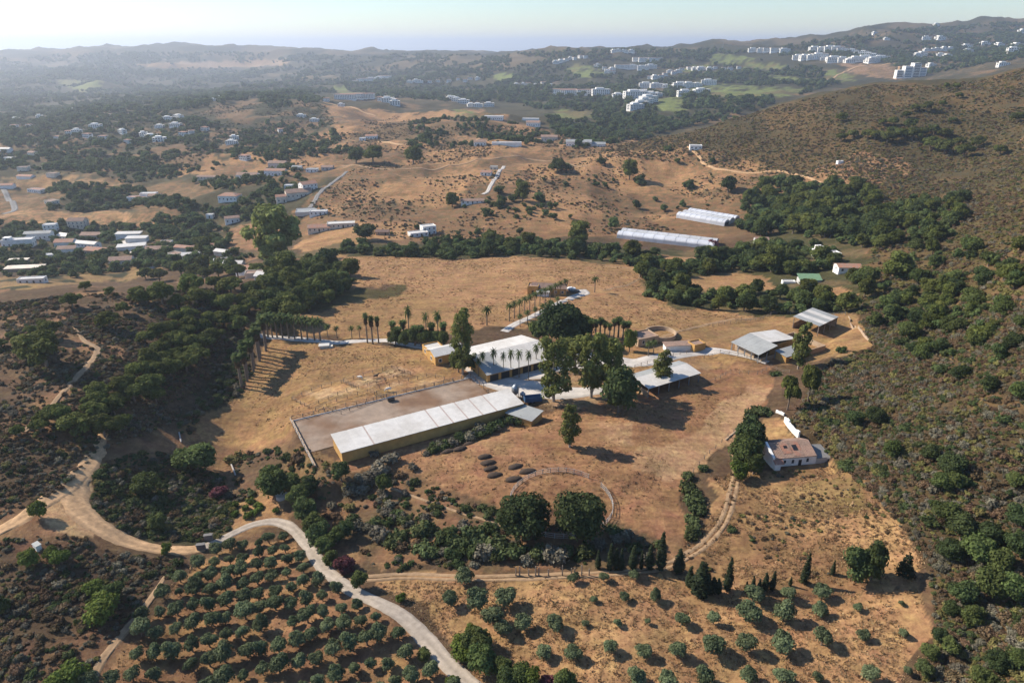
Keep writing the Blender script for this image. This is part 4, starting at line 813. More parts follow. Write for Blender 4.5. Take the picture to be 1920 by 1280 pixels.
putbase('palm', 1115, 548, 28, 'palm_tree', 'solitary palm beside the turning circle of the gatehouse', 'palm tree')
for i in range(12):
    f = i/11; x = 955+105*f; y = 604-52*f; putbase('palm', x, y-2, 32-6*f, 'palm_tree', 'palm lining the drive that climbs to the gatehouse', 'palm tree', 'palms along the gatehouse drive', wpx=20-4*f)
for i in range(6):
    f = i/5; putbase('palm', 975+70*f, 613-36*f, 24-4*f, 'palm_tree', 'palm lining the drive that climbs to the gatehouse', 'palm tree', 'palms along the gatehouse drive', wpx=15)
for x, y, h in ((926,704,50),(944,707,46),(958,706,50),(973,708,52),(991,712,54)): putbase('palm', x, y, h, 'palm_tree', 'thin-stemmed palm in the row shading the white court', 'palm tree', 'thin palms beside the white court', wpx=17)
for i in range(9): putbase('fan_palm', 1108+i*8.5, 634+3*math.sin(i*2), 34+4*math.sin(i*1.3), 'fan_palm', 'fan palm in the close clump before the round pen', 'palm tree', 'fan palms before the round pen', wpx=17)
for x, y, h in ((590,520,36),(598,520,40),(603,522,30),(500,560,36),(512,560,40),(1215,668,28),(1225,664,26)): putbase('palm', x, y, h, 'palm_tree', 'palm rising out of darker trees beside the estate', 'palm tree', 'palms among darker trees', wpx=18)

# ------------------------------------------------------------------ single trees of the estate
E = 'eucalyptus_tree'
putbase('eucalyptus', 868, 702, 112, E, 'tall eucalyptus with bare lower trunk beside the ochre building', 'eucalyptus', wpx=46)
putbase('eucalyptus', 1038, 752, 112, E, 'bushy eucalyptus in the yard beside the silos', 'eucalyptus', wpx=68)
putbase('eucalyptus', 1108, 745, 116, E, 'largest eucalyptus of the clump in the middle of the yard', 'eucalyptus', wpx=58)
putbase('eucalyptus', 1148, 735, 98, E, 'eucalyptus tucked behind the round dark pine in the yard', 'eucalyptus', wpx=46)
putbase('eucalyptus', 1078, 700, 62, E, 'eucalyptus at the rear of the yard clump', 'eucalyptus', wpx=60)
putbase('darktree', 1160, 772, 78, 'round_pine', 'round dark pine at the lower edge of the yard', 'pine tree', wpx=66)
putbase('oak', 1055, 645, 66, 'ficus_tree', 'wide dark evergreen beside the white hangar', 'tree', wpx=86)
putbase('broadleaf', 1093, 632, 36, 'evergreen_tree', 'dark evergreen between the hangar and the palm clump', 'tree', wpx=44)
putbase('broadleaf', 1010, 640, 34, 'evergreen_tree', 'low dark evergreen against the hangar roof', 'tree', wpx=36)
for x, y, h, w_ in ((742,646,30,26),(760,648,28,26),(778,648,32,28),(796,650,30,28),(815,650,28,26),(832,652,30,24),(860,698,34,34),(884,694,28,26)): putbase('broadleaf', x, y, h, 'evergreen_tree', 'dark evergreen screening the ochre building and hangar', 'tree', 'evergreens screening the ochre building', wpx=w_)
for i in range(14):
    f = i/13; putpx('bush_green', 893+112*f, 694-25*f+2*math.sin(i*2.2), 12+3*math.sin(i*1.7), 'hedge_bush', 'bush of the dark hedge at the foot of the white hangar', 'bush', 'hedge at the hangar')
for x, y, h in ((905,700,40),(1005,690,44),(1018,684,40),(897,706,34)): putbase('palm', x, y, h, 'palm_tree', 'palm at the corner of the white hangar hedge', 'palm tree', 'palms at the hangar corners', wpx=18)
putbase('slim_eucalyptus', 1240, 722, 62, E, 'pale eucalyptus standing before the twin white shed roofs', 'eucalyptus', wpx=40)
putbase('slim_eucalyptus', 1496, 692, 82, E, 'tall pointed eucalyptus before the stable courtyard', 'eucalyptus', wpx=40)
putbase('slim_eucalyptus', 1068, 838, 78, E, 'lone oval eucalyptus with a long shadow on the bare paddock', 'eucalyptus', wpx=42)
putbase('stone_pine', 1513, 755, 70, 'stone_pine', 'taller of two pines below the stable courtyard', 'pine tree', wpx=44)
putbase('stone_pine', 1476, 768, 64, 'stone_pine', 'paler of two pines below the stable courtyard', 'pine tree', wpx=38)
putbase('bright', 1180, 660, 40, 'bright_tree', 'bright green tree beside the round pen terrace', 'tree', wpx=24)
putbase('oak', 983, 1005, 72, 'holm_oak', 'dark holm oak against the ring fence, beside a twin of the same size', 'oak tree', wpx=90)
putbase('oak', 1086, 1008, 80, 'holm_oak', 'dark holm oak inside the shade below the ring fence, rounder of the pair', 'oak tree', wpx=84)
putbase('oak', 1404, 842, 52, 'dark_tree', 'dark domed tree behind the cottage', 'tree', wpx=64)
putbase('broadleaf', 1394, 870, 52, 'carob_tree', 'mid green tree against the cottage gable', 'tree', wpx=58)
putbase('broadleaf', 1412, 888, 36, 'carob_tree', 'small dark tree before the cottage gable', 'tree', wpx=32)
putbase('bright', 1384, 900, 34, 'bright_tree', 'bright lime green shrub below the cottage', 'tree', wpx=36)
putbase('bigeuc', 520, 497, 98, E, 'huge spreading eucalyptus at the edge of the village', 'eucalyptus', wpx=104)
putbase('darktree', 1605, 1090, 66, 'dark_conifer', 'stout dark conifer clump at the end of the cypress row, broader half', 'conifer', wpx=52)
putbase('darktree', 1632, 1088, 76, 'dark_conifer', 'stout dark conifer clump at the end of the cypress row, taller half', 'conifer', wpx=46)
putbase('cedar', 1694, 1080, 50, 'cedar_tree', 'small tiered cedar standing alone above the straw field', 'conifer', wpx=40)
putbase('broadleaf', 370, 880, 44, 'willow_shrub', 'light green feathery thicket below the pines', 'tree', wpx=74)
putbase('broadleaf', 515, 930, 48, 'round_tree', 'round glossy green tree beside the water tank', 'tree', wpx=64)
putbase('broadleaf', 275, 925, 34, 'round_shrub', 'round dark shrub on the scrub above the road bend', 'shrub', wpx=46)
putbase('bright', 74, 968, 26, 'round_shrub', 'round shrub standing in the fork of the dirt road', 'shrub', wpx=34)
putbase('bright', 314, 1036, 18, 'round_shrub', 'small round shrub on the verge of the dirt road', 'shrub', wpx=20)
putbase('broadleaf', 675, 1102, 32, 'round_shrub', 'round dark shrub where the track meets the concrete lane', 'shrub', wpx=34)
putbase('broadleaf', 722, 922, 32, 'round_shrub', 'round green shrub on the bank below the stable', 'shrub', wpx=30)
for (x, y, w_, k_, lab) in ((57,1046,34,'bright','round green shrub beside the white hut'),(96,1036,24,'bright','small green shrub above two larger ones near the white hut'),(116,1044,34,'bright','green shrub standing right of the white hut'),(196,1140,60,'bright','largest green bush of the lower left scrub'),(180,1100,38,'bright','pale green bush behind the largest bush of the lower scrub'),(215,1108,40,'broadleaf','dark bush behind the largest bush of the lower scrub'),(137,1262,54,'bright','round green bush at the lower edge of the scrub'),(100,1290,46,'bright','green bush cut by the lower frame edge'),(298,980,34,'broadleaf','cone-shaped dark bush in the green hollow'),(640,885,36,'darktree','dark bush at the corner of the ochre stable'),(5,1130,30,'broadleaf','dark bush at the frame edge of the lower scrub')):
    putpx(k_, x, y, w_, 'bush', lab, 'bush')
putpx('pink', 648, 1056, 44, 'bougainvillea', 'purple-pink bougainvillea beside the concrete lane', 'shrub')
putpx('pink', 1028, 1278, 34, 'bougainvillea', 'pink bougainvillea at the lower frame edge', 'shrub')
putpx('pink', 412, 922, 30, 'bougainvillea', 'faded pink shrub in the green hollow', 'shrub')
putpx('pink', 1336, 459, 20, 'bougainvillea', 'pink bougainvillea at the end of the long greenhouse', 'shrub')
for (x, y, w_, k_) in ((560,930,40,'broadleaf'),(575,955,44,'darktree'),(590,980,40,'broadleaf'),(598,1000,44,'darktree'),(612,1020,36,'broadleaf'),(630,1005,34,'broadleaf'),(650,990,34,'darktree'),(545,905,40,'broadleaf'),(580,910,36,'darktree'),(620,1045,28,'broadleaf')):
    putpx(k_, x, y, w_, 'bank_tree', 'dark leafy bush in the thicket between the lane and the bank', 'bush', 'thicket bushes beside the lane')
for (x, y, w_, k_) in ((870,1215,44,'bright'),(895,1200,52,'broadleaf'),(905,1235,54,'broadleaf'),(940,1245,40,'broadleaf'),(975,1262,44,'broadleaf'),(990,1270,50,'bright'),(1060,1272,46,'broadleaf'),(950,1270,40,'darktree'),(845,1275,24,'bright'),(795,1225,24,'broadleaf'),(752,1120,20,'bright'),(885,1180,28,'bright')):
    putpx(k_, x, y, w_, 'lane_bush', 'leafy bush in the clump at the foot of the straw field', 'bush', 'bush clump at the foot of the straw field')
for (x, y) in ((460,950),(470,938),(441,945),(484,945),(440,962),(464,965),(487,950),(518,955),(478,958)):
    putpx('bush_bright', x, y, 15, 'fruit_tree', 'tiny bright green fruit tree on the pale terrace above the lane', 'fruit tree', 'young fruit trees on the terrace')
# row of shrubs along the stable wall
for i in range(20):
    f = i/19; putpx('bush_green' if i % 3 else 'bush_grey', 800+165*f+3*math.sin(i*3), 845-62*f+3*math.cos(i*5), 15+6*abs(math.sin(i*1.9))+6*f, 'wall_shrub', 'shrub in the strip behind the ochre stable', 'shrub', 'shrubs behind the ochre stable')
for (x, y, w_) in ((690,885,34),(712,868,36),(735,850,30),(660,905,34),(680,905,28),(702,842,18),(718,912,20),(760,915,16),(775,866,18)):
    putpx('bush_grey', x, y+8, w_, 'dry_shrub', 'grey leafless shrub below the ochre stable', 'shrub', 'grey shrubs below the stable')
# shrubs on the bank
for (x, y, w_) in ((760,970,26),(790,990,40),(805,985,34),(750,1000,30),(690,985,24),(715,1000,40),(740,1012,38),(840,1005,40),(860,1010,36),(795,1025,36),(810,1030,30),(870,985,28),(890,1000,44),(880,1025,36),(905,1030,40),(850,1035,30),(935,1015,40),(960,1030,44),(1010,1030,40),(1040,1035,44),(1060,1030,30),(1120,1015,30),(1150,990,26),(1175,1000,24),(1100,1030,34),(820,960,18),(745,960,22),(760,945,16),(705,975,22),(920,985,30),(930,1040,28),(990,1045,26),(730,945,20),(670,985,24),(660,970,22)):
    putpx(('bush_dark','bush_green','bush_dark','bush_grey')[(x+y) % 4], x, y, w_, 'bank_shrub', 'dark shrub on the bank below the riding paddock', 'shrub', 'shrubs on the paddock bank')
for (x, y, w_) in ((1290,910,34),(1300,930,36),(1305,950,30),(1298,970,28),(1300,990,30),(1295,1000,24),(1290,890,22),(1318,875,18),(1372,990,18),(1420,768,30),(1405,775,24),(1435,770,22)):
    putpx('bush_dark', x, y, w_, 'track_shrub', 'dark shrub beside the dirt track below the cottage', 'shrub', 'shrubs along the cottage track')
# right-hand scrub: larger bushes
RB = [(1670,840,44),(1740,850,40),(1780,870,60),(1765,905,50),(1790,900,44),(1600,785,40),(1640,780,44),(1590,870,36),(1770,960,60),(1800,990,70),(1850,1000,60),(1830,1030,70),(1870,1050,60),(1900,1020,60),(1780,1030,60),(1850,1090,80),(1890,1100,70),(1800,1110,60),(1910,970,60),(1900,900,40),(1820,1150,50),(1780,1140,40),(1760,1190,40),(1780,1210,44),(1740,1220,40),(1730,1250,40),(1870,1240,60),(1910,1230,50),(1840,1265,50),(1745,975,36),(1700,800,30),(1880,780,36),(1905,730,44),(1850,720,40),(1800,700,40),(1770,690,36),(1730,660,44),(1760,650,40),(1690,640,36),(1700,620,40),(1640,600,40),(1670,590,44),(1720,600,50),(1780,610,44),(1830,640,40),(1870,660,44),(1900,640,40),(1610,525,44),(1625,520,50),(1680,560,40),(1740,570,44),(1820,560,50),(1880,580,44),(1840,520,44),(1790,540,40),(1900,530,40),(1720,520,40),(1560,790,30),(1455,700,24),(1578,655,22)]
for i, (x, y, w_) in enumerate(RB):
    putpx(('broadleaf','darktree','oak','broadleaf')[i % 4] if w_ > 36 else 'bush_green', x, y, w_*.78, 'hillside_tree', 'dark green tree on the scrub slope above the cottage', 'tree', 'trees on the scrubby slope above the cottage')

# ------------------------------------------------------------------ cypresses
CY = [(1121,1066,38,11),(1144,1068,54,13),(1154,1068,46,12),(1164,1068,44,12),(1186,1066,48,15),(1202,1066,38,10),(1217,1066,48,15),(1272,1072,48,22),(1312,1114,66,34),(1335,1112,34,14),(1345,1112,32,14),(1363,1108,70,18),(1398,1110,24,8),(1410,1108,32,9),(1422,1108,26,8),(1433,1106,36,13),(1447,1106,40,12),(1481,1098,20,6),(1292,1098,40,16),(1325,1110,40,16)]
for (x, y, h, w_) in CY: putbase('cypress', x, y, h, 'cypress', 'dark cypress in the row between the bank and the straw field', 'cypress', 'cypresses in the row', wpx=w_)
putbase('cypress', 1238, 1068, 78, 'cypress', 'tallest cypress, at the track end of the dark row', 'cypress', wpx=17)
putbase('cypress', 1507, 1094, 64, 'cypress', 'slim lone cypress with bare foot on the straw slope', 'cypress', wpx=15)
putbase('cypress', 1560, 1077, 30, 'cypress', 'small lollipop-shaped cypress on a bare stem', 'cypress', wpx=9)

# ------------------------------------------------------------------ valley and far woods
TP = []   # x, y, diameter, zone
ZONE = []
def trees(zone, poly, spacing, mu, seed, thin=None, hi=12):
    x, y = scatter(poly, spacing, seed, thin); d = lognorm(len(x), mu, .3, 2.2, hi, seed); ZONE.append(zone); TP.extend(zip(x, y, d, [len(ZONE)-1]*len(x)))
# belts and groves that can be read in the photograph
trees('in the stream belt behind the dry field', [(640,462),(760,470),(850,455),(930,458),(1010,452),(1120,470),(1230,478),(1250,500),(1205,530),(1190,500),(1100,488),(950,478),(850,487),(760,482),(640,475)], 5.0, 5.0, 101)
trees('in the thicket behind the open barn', [(1205,530),(1250,500),(1290,495),(1380,490),(1390,505),(1290,520),(1280,545),(1340,556),(1450,545),(1560,560),(1620,590),(1480,590),(1300,580),(1215,560)], 5.2, 5.0, 102)
trees('around the white cubic house', [(1390,480),(1420,465),(1560,470),(1580,495),(1500,520),(1390,510)], 5.0, 5.5, 103)
trees('in the dark wood above the greenhouses', [(1370,430),(1400,370),(1440,340),(1520,350),(1600,350),(1640,380),(1680,420),(1640,470),(1560,455),(1480,440),(1400,445)], 6.2, 7.0, 104)
trees('on the green slope above the dark wood', [(1640,470),(1640,420),(1700,370),(1800,370),(1830,420),(1740,470)], 8, 6, 105)
trees('on the scrubby slope above the barn', [(1590,520),(1640,480),(1920,470),(1920,600),(1620,600)], 8, 5.5, 106, clump(30,.35,.6,107))
trees('in the dense clump beside the dry field', [(500,560),(510,520),(560,500),(640,500),(665,525),(640,560),(590,585),(520,620),(495,610)], 4.6, 5.6, 108)
trees('in the green belt behind the village', [(280,400),(330,380),(420,400),(430,440),(440,490),(350,480),(290,455)], 7.5, 6.0, 109, clump(25,.3,.5,110))
trees('in the village gardens', [(0,420),(110,420),(300,425),(440,470),(500,490),(480,520),(380,510),(300,500),(150,520),(0,520)], 5.6, 4.6, 111, clump(20,.2,.45,112))
trees('along the valley hedge behind the village', [(90,400),(330,390),(330,375),(150,360),(90,380)], 7, 5.0, 113, clump(40,.3,.5,114))
trees('on the slope below the hillside houses', [(60,320),(140,320),(240,345),(330,335),(420,360),(520,370),(600,340),(530,300),(420,320),(300,310),(160,300)], 6.5, 5, 115, clump(50,.3,.52,116))
trees('around the hillside houses and road', [(430,400),(460,360),(560,350),(600,345),(560,390),(480,420)], 8, 6, 117, clump(30,.35,.55,118))
trees('on the far left valley floor', [(0,215),(160,205),(330,215),(420,235),(330,300),(220,320),(0,320)], 9.5, 6.5, 119, clump(70,.22,.46,120))
trees('on the scrubby hill behind the hillside houses', [(330,300),(430,240),(600,225),(660,240),(620,290),(420,320)], 8.5, 5, 121, clump(60,.32,.56,122))
trees('on the far hill crest road', [(480,185),(560,175),(620,190),(560,200),(500,205)], 11, 8, 123, clump(60,.3,.5,124))
trees('behind the brown hill track', [(640,300),(620,280),(800,290),(780,310),(660,320)], 13, 8, 125, clump(40,.5,.62,126))
trees('on the slope around the long low farmhouse', [(760,410),(900,360),(1000,370),(1080,400),(1090,440),(930,445),(780,445)], 8.5, 4.2, 127, clump(40,.4,.62,128))
trees('on the brown hill above the greenhouses', [(1000,340),(1200,330),(1350,370),(1300,400),(1100,390)], 13, 4.6, 129, clump(50,.42,.62,130))
trees('around the ridge farmhouse', [(760,280),(770,225),(900,215),(1000,262),(1150,268),(1100,285),(900,275)], 10, 5, 131, clump(50,.44,.62,132))
trees('in the golf woods behind the brown hill', [(1020,220),(1150,200),(1300,235),(1200,262),(1120,275),(1040,250)], 10, 7, 133, clump(60,.25,.45,134))
trees('in the hedge belt across the left valley', [(100,345),(240,352),(330,372),(440,400),(430,415),(320,392),(200,375),(90,362)], 5.5, 5.0, 171, clump(30,.1,.35,172))
trees('on the dark brow behind the hillside houses', [(420,285),(520,268),(640,262),(660,285),(560,300),(440,300)], 8, 5.5, 173, clump(35,.3,.5,174))
trees('along the wooded gully behind the brown hill', [(820,235),(960,232),(1040,250),(1120,262),(1100,280),(980,268),(860,252)], 9, 5, 175, clump(40,.4,.58,176))
trees('in the thicket right of the barn', [(1650,600),(1720,575),(1920,560),(1920,690),(1840,720),(1760,690),(1690,660)], 4.6, 3.4, 177, clump(14,.3,.5,178), 6)
# individually read trees
for (x, y, w_) in ((1045,310,30),(1065,312,18),(1128,302,16),(1335,300,14),(1252,278,14),(1290,345,24),(1365,350,28),(1180,325,30),(1200,335,24),(980,365,30),(975,345,16),(887,362,28),(848,378,26),(905,320,14),(937,380,22),(700,292,34),(668,295,28),(775,295,34),(800,260,22),(790,255,18),(685,438,34),(1085,440,40),(1080,462,34),(1150,420,20),(1270,300,12),(935,355,20),(320,495,20),(870,465,16)):
    q = at(x, y+w_*.4); TP.append((q.x, q.y, w_/pxm(q), len(ZONE)))
ZONE.append('standing apart on the brown hills')
TP = np.array(TP)
# keep trees off drives, greenhouses and houses (filled by the builders below)
CLEAR = [(at(1250,437), 40, 12), (at(1325,405), 30, 12)]
def clear_of(x, y):
    k = np.ones(len(x), bool)
    for (q, rx, ry) in CLEAR: k &= ((x-q.x)/rx)**2+((y-q.y)/ry)**2 > 1
    return k
# ------------------------------------------------------------------ building helpers
class MB:
    def __init__(s): s.V = []; s.F = []; s.M = []
    def quad(s, a, b, c, d, mi=0):
        n = len(s.V); s.V += [tuple(a), tuple(b), tuple(c), tuple(d)]; s.F.append((n, n+1, n+2, n+3)); s.M.append(mi)
    def poly(s, pts, mi=0):
        n = len(s.V); s.V += [tuple(p) for p in pts]; s.F.append(tuple(range(n, n+len(pts)))); s.M.append(mi)
    def box(s, x0, x1, y0, y1, z0, z1, mi=0):
        n = len(s.V); s.V += [(x0,y0,z0),(x1,y0,z0),(x1,y1,z0),(x0,y1,z0),(x0,y0,z1),(x1,y0,z1),(x1,y1,z1),(x0,y1,z1)]
        for f in ((0,3,2,1),(4,5,6,7),(0,1,5,4),(1,2,6,5),(2,3,7,6),(3,0,4,7)): s.F.append(tuple(n+i for i in f)); s.M.append(mi)
        return s
    def slab(s, c4, th, mi=0):
        """thick sheet under four corners (counter-clockwise from above)"""
        n = len(s.V); s.V += [tuple(p) for p in c4]+[(p[0], p[1], p[2]-th) for p in c4]
        for f in ((0,1,2,3),(7,6,5,4),(0,4,5,1),(1,5,6,2),(2,6,7,3),(3,7,4,0)): s.F.append(tuple(n+i for i in f)); s.M.append(mi)
        return s
    def tube(s, pts, r, sides=6, mi=0):
        n = len(s.V); V, F, _ = limb(pts, [r]*len(pts) if not isinstance(r, (list, tuple)) else r, sides)
        s.V += [tuple(v) for v in V]; s.F += [tuple(int(i)+n for i in f) for f in F]; s.M += [mi]*len(F)
        for e, rev in ((0, True), (len(pts)-1, False)):
            idx = [n+e*sides+i for i in range(sides)]; s.F.append(tuple(reversed(idx)) if rev else tuple(idx)); s.M.append(mi)
        return s
    def prism(s, prof, x0, x1, mi=0):
        """profile in y,z (closed) pushed along x"""
        n = len(s.V); k = len(prof); s.V += [(x0, y, z) for y, z in prof]+[(x1, y, z) for y, z in prof]
        for i in range(k): j = (i+1) % k; s.F.append((n+i, n+j, n+k+j, n+k+i)); s.M.append(mi)
        s.F.append(tuple(n+i for i in reversed(range(k)))); s.F.append(tuple(n+k+i for i in range(k))); s.M += [mi, mi]
        return s
    def obj(s, name, m, parent=None, smooth=False): 
        o = mesh_obj(name, s.V, s.F, m, parent, smooth, s.M)
        bm = bmesh.new(); bm.from_mesh(o.data); bmesh.ops.recalc_face_normals(bm, faces=bm.faces); bm.to_mesh(o.data); bm.free(); return o
def copy_part(src, parent, loc, rz=0.0):
    o = src.copy(); col.objects.link(o); o.parent = parent; o.location = loc; o.rotation_euler = (0, 0, rz); return o
M_WHITE = mat('white_render', (.82,.80,.76), rough=.85, var=.08, scale=1.2, c2=(.74,.71,.66))
M_CREAM = mat('cream_render', (.72,.64,.52), rough=.85, var=.1, scale=1.2, c2=(.6,.52,.42))
M_OCHRE = mat('ochre_render', (.50,.29,.095), rough=.85, var=.14, scale=.8, c2=(.42,.24,.08))
M_TANW = mat('tan_wall', (.42,.31,.21), rough=.9, var=.14, scale=.8, c2=(.35,.25,.17))
M_TILE = mat('clay_tile', (.36,.17,.11), rough=.85, var=.25, scale=2.5, c2=(.30,.20,.15), bump=.2)
M_OLDT = mat('weathered_tile', (.25,.17,.13), rough=.9, var=.25, scale=2.0, c2=(.31,.2,.15), bump=.2)
M_BROWNT = mat('brown_tile', (.17,.115,.095), rough=.9, var=.2, scale=2.0, c2=(.21,.14,.11), bump=.2)
M_WSHEET = mat('white_sheet', (.56,.535,.50), rough=.6, var=.10, scale=.7, c2=(.49,.46,.42), detail=7)
M_PSHEET = mat('stained_strip', (.40,.32,.28), rough=.6, var=.1, scale=.8)
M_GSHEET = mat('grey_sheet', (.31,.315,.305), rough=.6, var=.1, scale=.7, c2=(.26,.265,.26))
M_GREEN = mat('green_sheet', (.16,.26,.15), rough=.7, var=.15, scale=1)
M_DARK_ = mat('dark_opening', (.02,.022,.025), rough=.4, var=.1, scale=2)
M_GLASS = mat('window_glass', (.035,.045,.055), rough=.12, var=.1, scale=1, spec=.6)
M_WOODF = mat('weathered_wood', (.22,.17,.13), rough=.9, var=.2, scale=3)
M_PALEW = mat('pale_rail', (.36,.33,.30), rough=.85, var=.15, scale=2)
M_STEEL = mat('galvanised_steel', (.28,.31,.34), rough=.4, var=.08, scale=1.5, metal=.5)
M_BLUE = mat('blue_paint', (.035,.09,.19), rough=.5, var=.12, scale=1.5)
M_FILM = mat('greenhouse_film', (.60,.61,.64), rough=.4, var=.08, scale=.5, c2=(.51,.52,.55))
M_SAND = mat('arena_sand', (.27,.205,.155), rough=.95, var=.2, scale=.3, c2=(.17,.10,.06), detail=8)
M_HEAP = mat('manure', (.055,.038,.028), rough=1, var=.3, scale=2, bump=.4)
M_GREYW = mat('grey_render', (.45,.44,.42), rough=.9, var=.12, scale=1)
M_PILLAR = mat('dark_stone', (.16,.15,.14), rough=.9, var=.2, scale=2)
M_BLACK = mat('black_rubber', (.02,.02,.02), rough=.7, var=.1)
M_CARW = mat('white_car_paint', (.75,.76,.77), rough=.25, var=.02, spec=.6)
M_CARD = mat('dark_car_paint', (.05,.055,.06), rough=.25, var=.02, spec=.6)
M_POOL = mat('pool_water', (.08,.30,.34), rough=.08, var=.1, scale=1)

WINDOW = {}
def window(parent, x, y, z, rz, w=1.0, h=1.2, name='window'):
    key = (round(w, 2), round(h, 2))
    if key not in WINDOW:
        b = MB(); b.box(-w/2, w/2, -.05, .05, -h/2, h/2, 0); f = MB(); t = .09
        f.box(-w/2-t, -w/2, -.07, .07, -h/2-t, h/2+t); f.box(w/2, w/2+t, -.07, .07, -h/2-t, h/2+t); f.box(-w/2, w/2, -.07, .07, h/2, h/2+t); f.box(-w/2, w/2, -.09, .12, -h/2-t, -h/2)
        WINDOW[key] = (b.obj(name, M_GLASS, parent), f.obj('frame', M_WHITE))
        o, fr = WINDOW[key]; fr.parent = o; o.location = (x, y, z); o.rotation_euler = (0, 0, rz); return o
    o = copy_part(WINDOW[key][0], parent, (x, y, z), rz); o.name = name; f = copy_part(WINDOW[key][1], o, (0, 0, 0)); return o
def door(parent, x, y, z, rz, w=1.0, h=2.1, m=None):
    b = MB(); b.box(-w/2, w/2, -.06, .06, 0, h); o = b.obj('door', m or M_DARK_, parent); o.location = (x, y, z); o.rotation_euler = (0, 0, rz); return o
def house(name, label, p, L, Wd, h, rz, roof='gable', wall=None, rm=None, group=None, cat='house', win=True, ov=.35, rise=None, chim=False, doors=True, tower=None):
    """one house: walls, roof, windows, door; p is the middle of its footprint on the ground"""
    wall = wall or M_WHITE; rm = rm or M_TILE; r = empty(name, p, math.radians(rz)); tag(r, label, cat, group); a, b = L/2, Wd/2; rs_ = rise if rise is not None else Wd*.2
    mb = MB()
    if roof == 'gable': mb.prism([(-b,-2.5),(b,-2.5),(b,h),(0,h+rs_),(-b,h)], -a, a)
    else: mb.box(-a, a, -b, b, -2.5, h)
    mb.obj('wall', wall, r)
    if roof == 'gable':
        k = rs_/b; z0 = h-ov*k+.12; zt = h+rs_+.12
        m1 = MB(); m1.slab([(-a-ov,-b-ov,z0),(a+ov,-b-ov,z0),(a+ov,0,zt),(-a-ov,0,zt)], .12); m1.slab([(-a-ov,0.01,zt),(a+ov,0.01,zt),(a+ov,b+ov,z0),(-a-ov,b+ov,z0)], .12); ro = m1.obj('roof', rm, r)
    elif roof == 'hip':
        z0 = h+.05; zt = h+rs_; m1 = MB(); e = min(b, a*.8); o_ = ov
        A_ = (-a-o_,-b-o_,z0); B_ = (a+o_,-b-o_,z0); C_ = (a+o_,b+o_,z0); D_ = (-a-o_,b+o_,z0); P_ = (-a+e,0,zt); Q_ = (a-e,0,zt)
        m1.poly([A_,B_,Q_,P_]); m1.poly([C_,D_,P_,Q_]); m1.poly([B_,C_,Q_]); m1.poly([D_,A_,P_]); m1.poly([D_,C_,B_,A_]); ro = m1.obj('roof', rm, r)
    elif roof == 'mono':
        m1 = MB(); m1.slab([(-a-ov,-b-ov,h+.1),(a+ov,-b-ov,h+.1),(a+ov,b+ov,h+rs_),(-a-ov,b+ov,h+rs_)], .1); ro = m1.obj('roof', rm, r)
    else:
        m1 = MB(); m1.box(-a+.25, a-.25, -b+.25, b-.25, h-.02, h+.03, 0)
        for q in ((-a,a,-b,-b+.22),(-a,a,b-.22,b),(-a,-a+.22,-b+.22,b-.22),(a-.22,a,-b+.22,b-.22)): m1.box(*q, h, h+.4, 1)
        ro = m1.obj('roof', [rm, wall], r)
    if tower:
        tx, tw, th = tower; q = MB(); q.box(tx-tw/2, tx+tw/2, -b*.8, b*.5, h+.03, h+th); q.obj('upper_storey', wall, r); window(r, tx, -b*.8, h+th*.5, 0, min(1.2, tw*.3), 1.1)
    if chim:
        q = MB(); q.box(a*.4, a*.4+.6, -.3, .3, h, h+rs_+.9); q.obj('chimney', wall, ro)
    if win:
        st = max(1, int(h//2.7)); nx = max(1, int(L/3.2)); ny = max(1, int(Wd/4))
        for s_ in range(st):
            z = 1.55+2.8*s_
            for i in range(nx):
                x = -a+L*(i+.5)/nx
                if not (doors and s_ == 0 and i == nx//2): window(r, x, -b, z, 0)
                if st == 1 or s_: window(r, x, b, z, math.pi)
            for i in range(ny):
                y = -b+Wd*(i+.5)/ny; window(r, -a, y, z, -math.pi/2); window(r, a, y, z, math.pi/2)
        if doors: door(r, -a+L*(nx//2+.5)/nx, -b, 0, 0)
    CLEAR.append((p, L*.5+2.5, max(L, Wd)*.5+2.5)); return r
def posts_fence(name, label, pts, spacing, h, m, cat='fence', rails=2, group=None, closed=False, pr=.07, rr=.045):
    """fence of posts and rails along world points"""
    P = [Vector((p.x, p.y, 0)) for p in pts]; 
    if closed: P.append(P[0])
    r = empty(name, (P[0].x, P[0].y, hz(P[0].x, P[0].y))); tag(r, label, cat, group); O = Vector(r.location)
    seg = []; 
    for a, b in zip(P[:-1], P[1:]):
        n = max(1, round((b-a).length/spacing))
        for i in range(n): seg.append(a+(b-a)*i/n)
    seg.append(P[-1])
    pb = MB(); pb.box(-pr, pr, -pr, pr, -.4, h+.1); src = None
    tops = []
    for q in seg:
        z = hz(q.x, q.y); tops.append(Vector((q.x, q.y, z)))
        if src is None: src = pb.obj('post', m, r); src.location = (q.x-O.x, q.y-O.y, z-O.z)
        else: copy_part(src, r, (q.x-O.x, q.y-O.y, z-O.z))
    for k in range(rails):
        zz = h*(1-.42*k); rb = MB(); rb.tube([tuple(t+Vector((0, 0, zz))-O) for t in tops], rr, 4); rb.obj('rail', m, r)
    return r

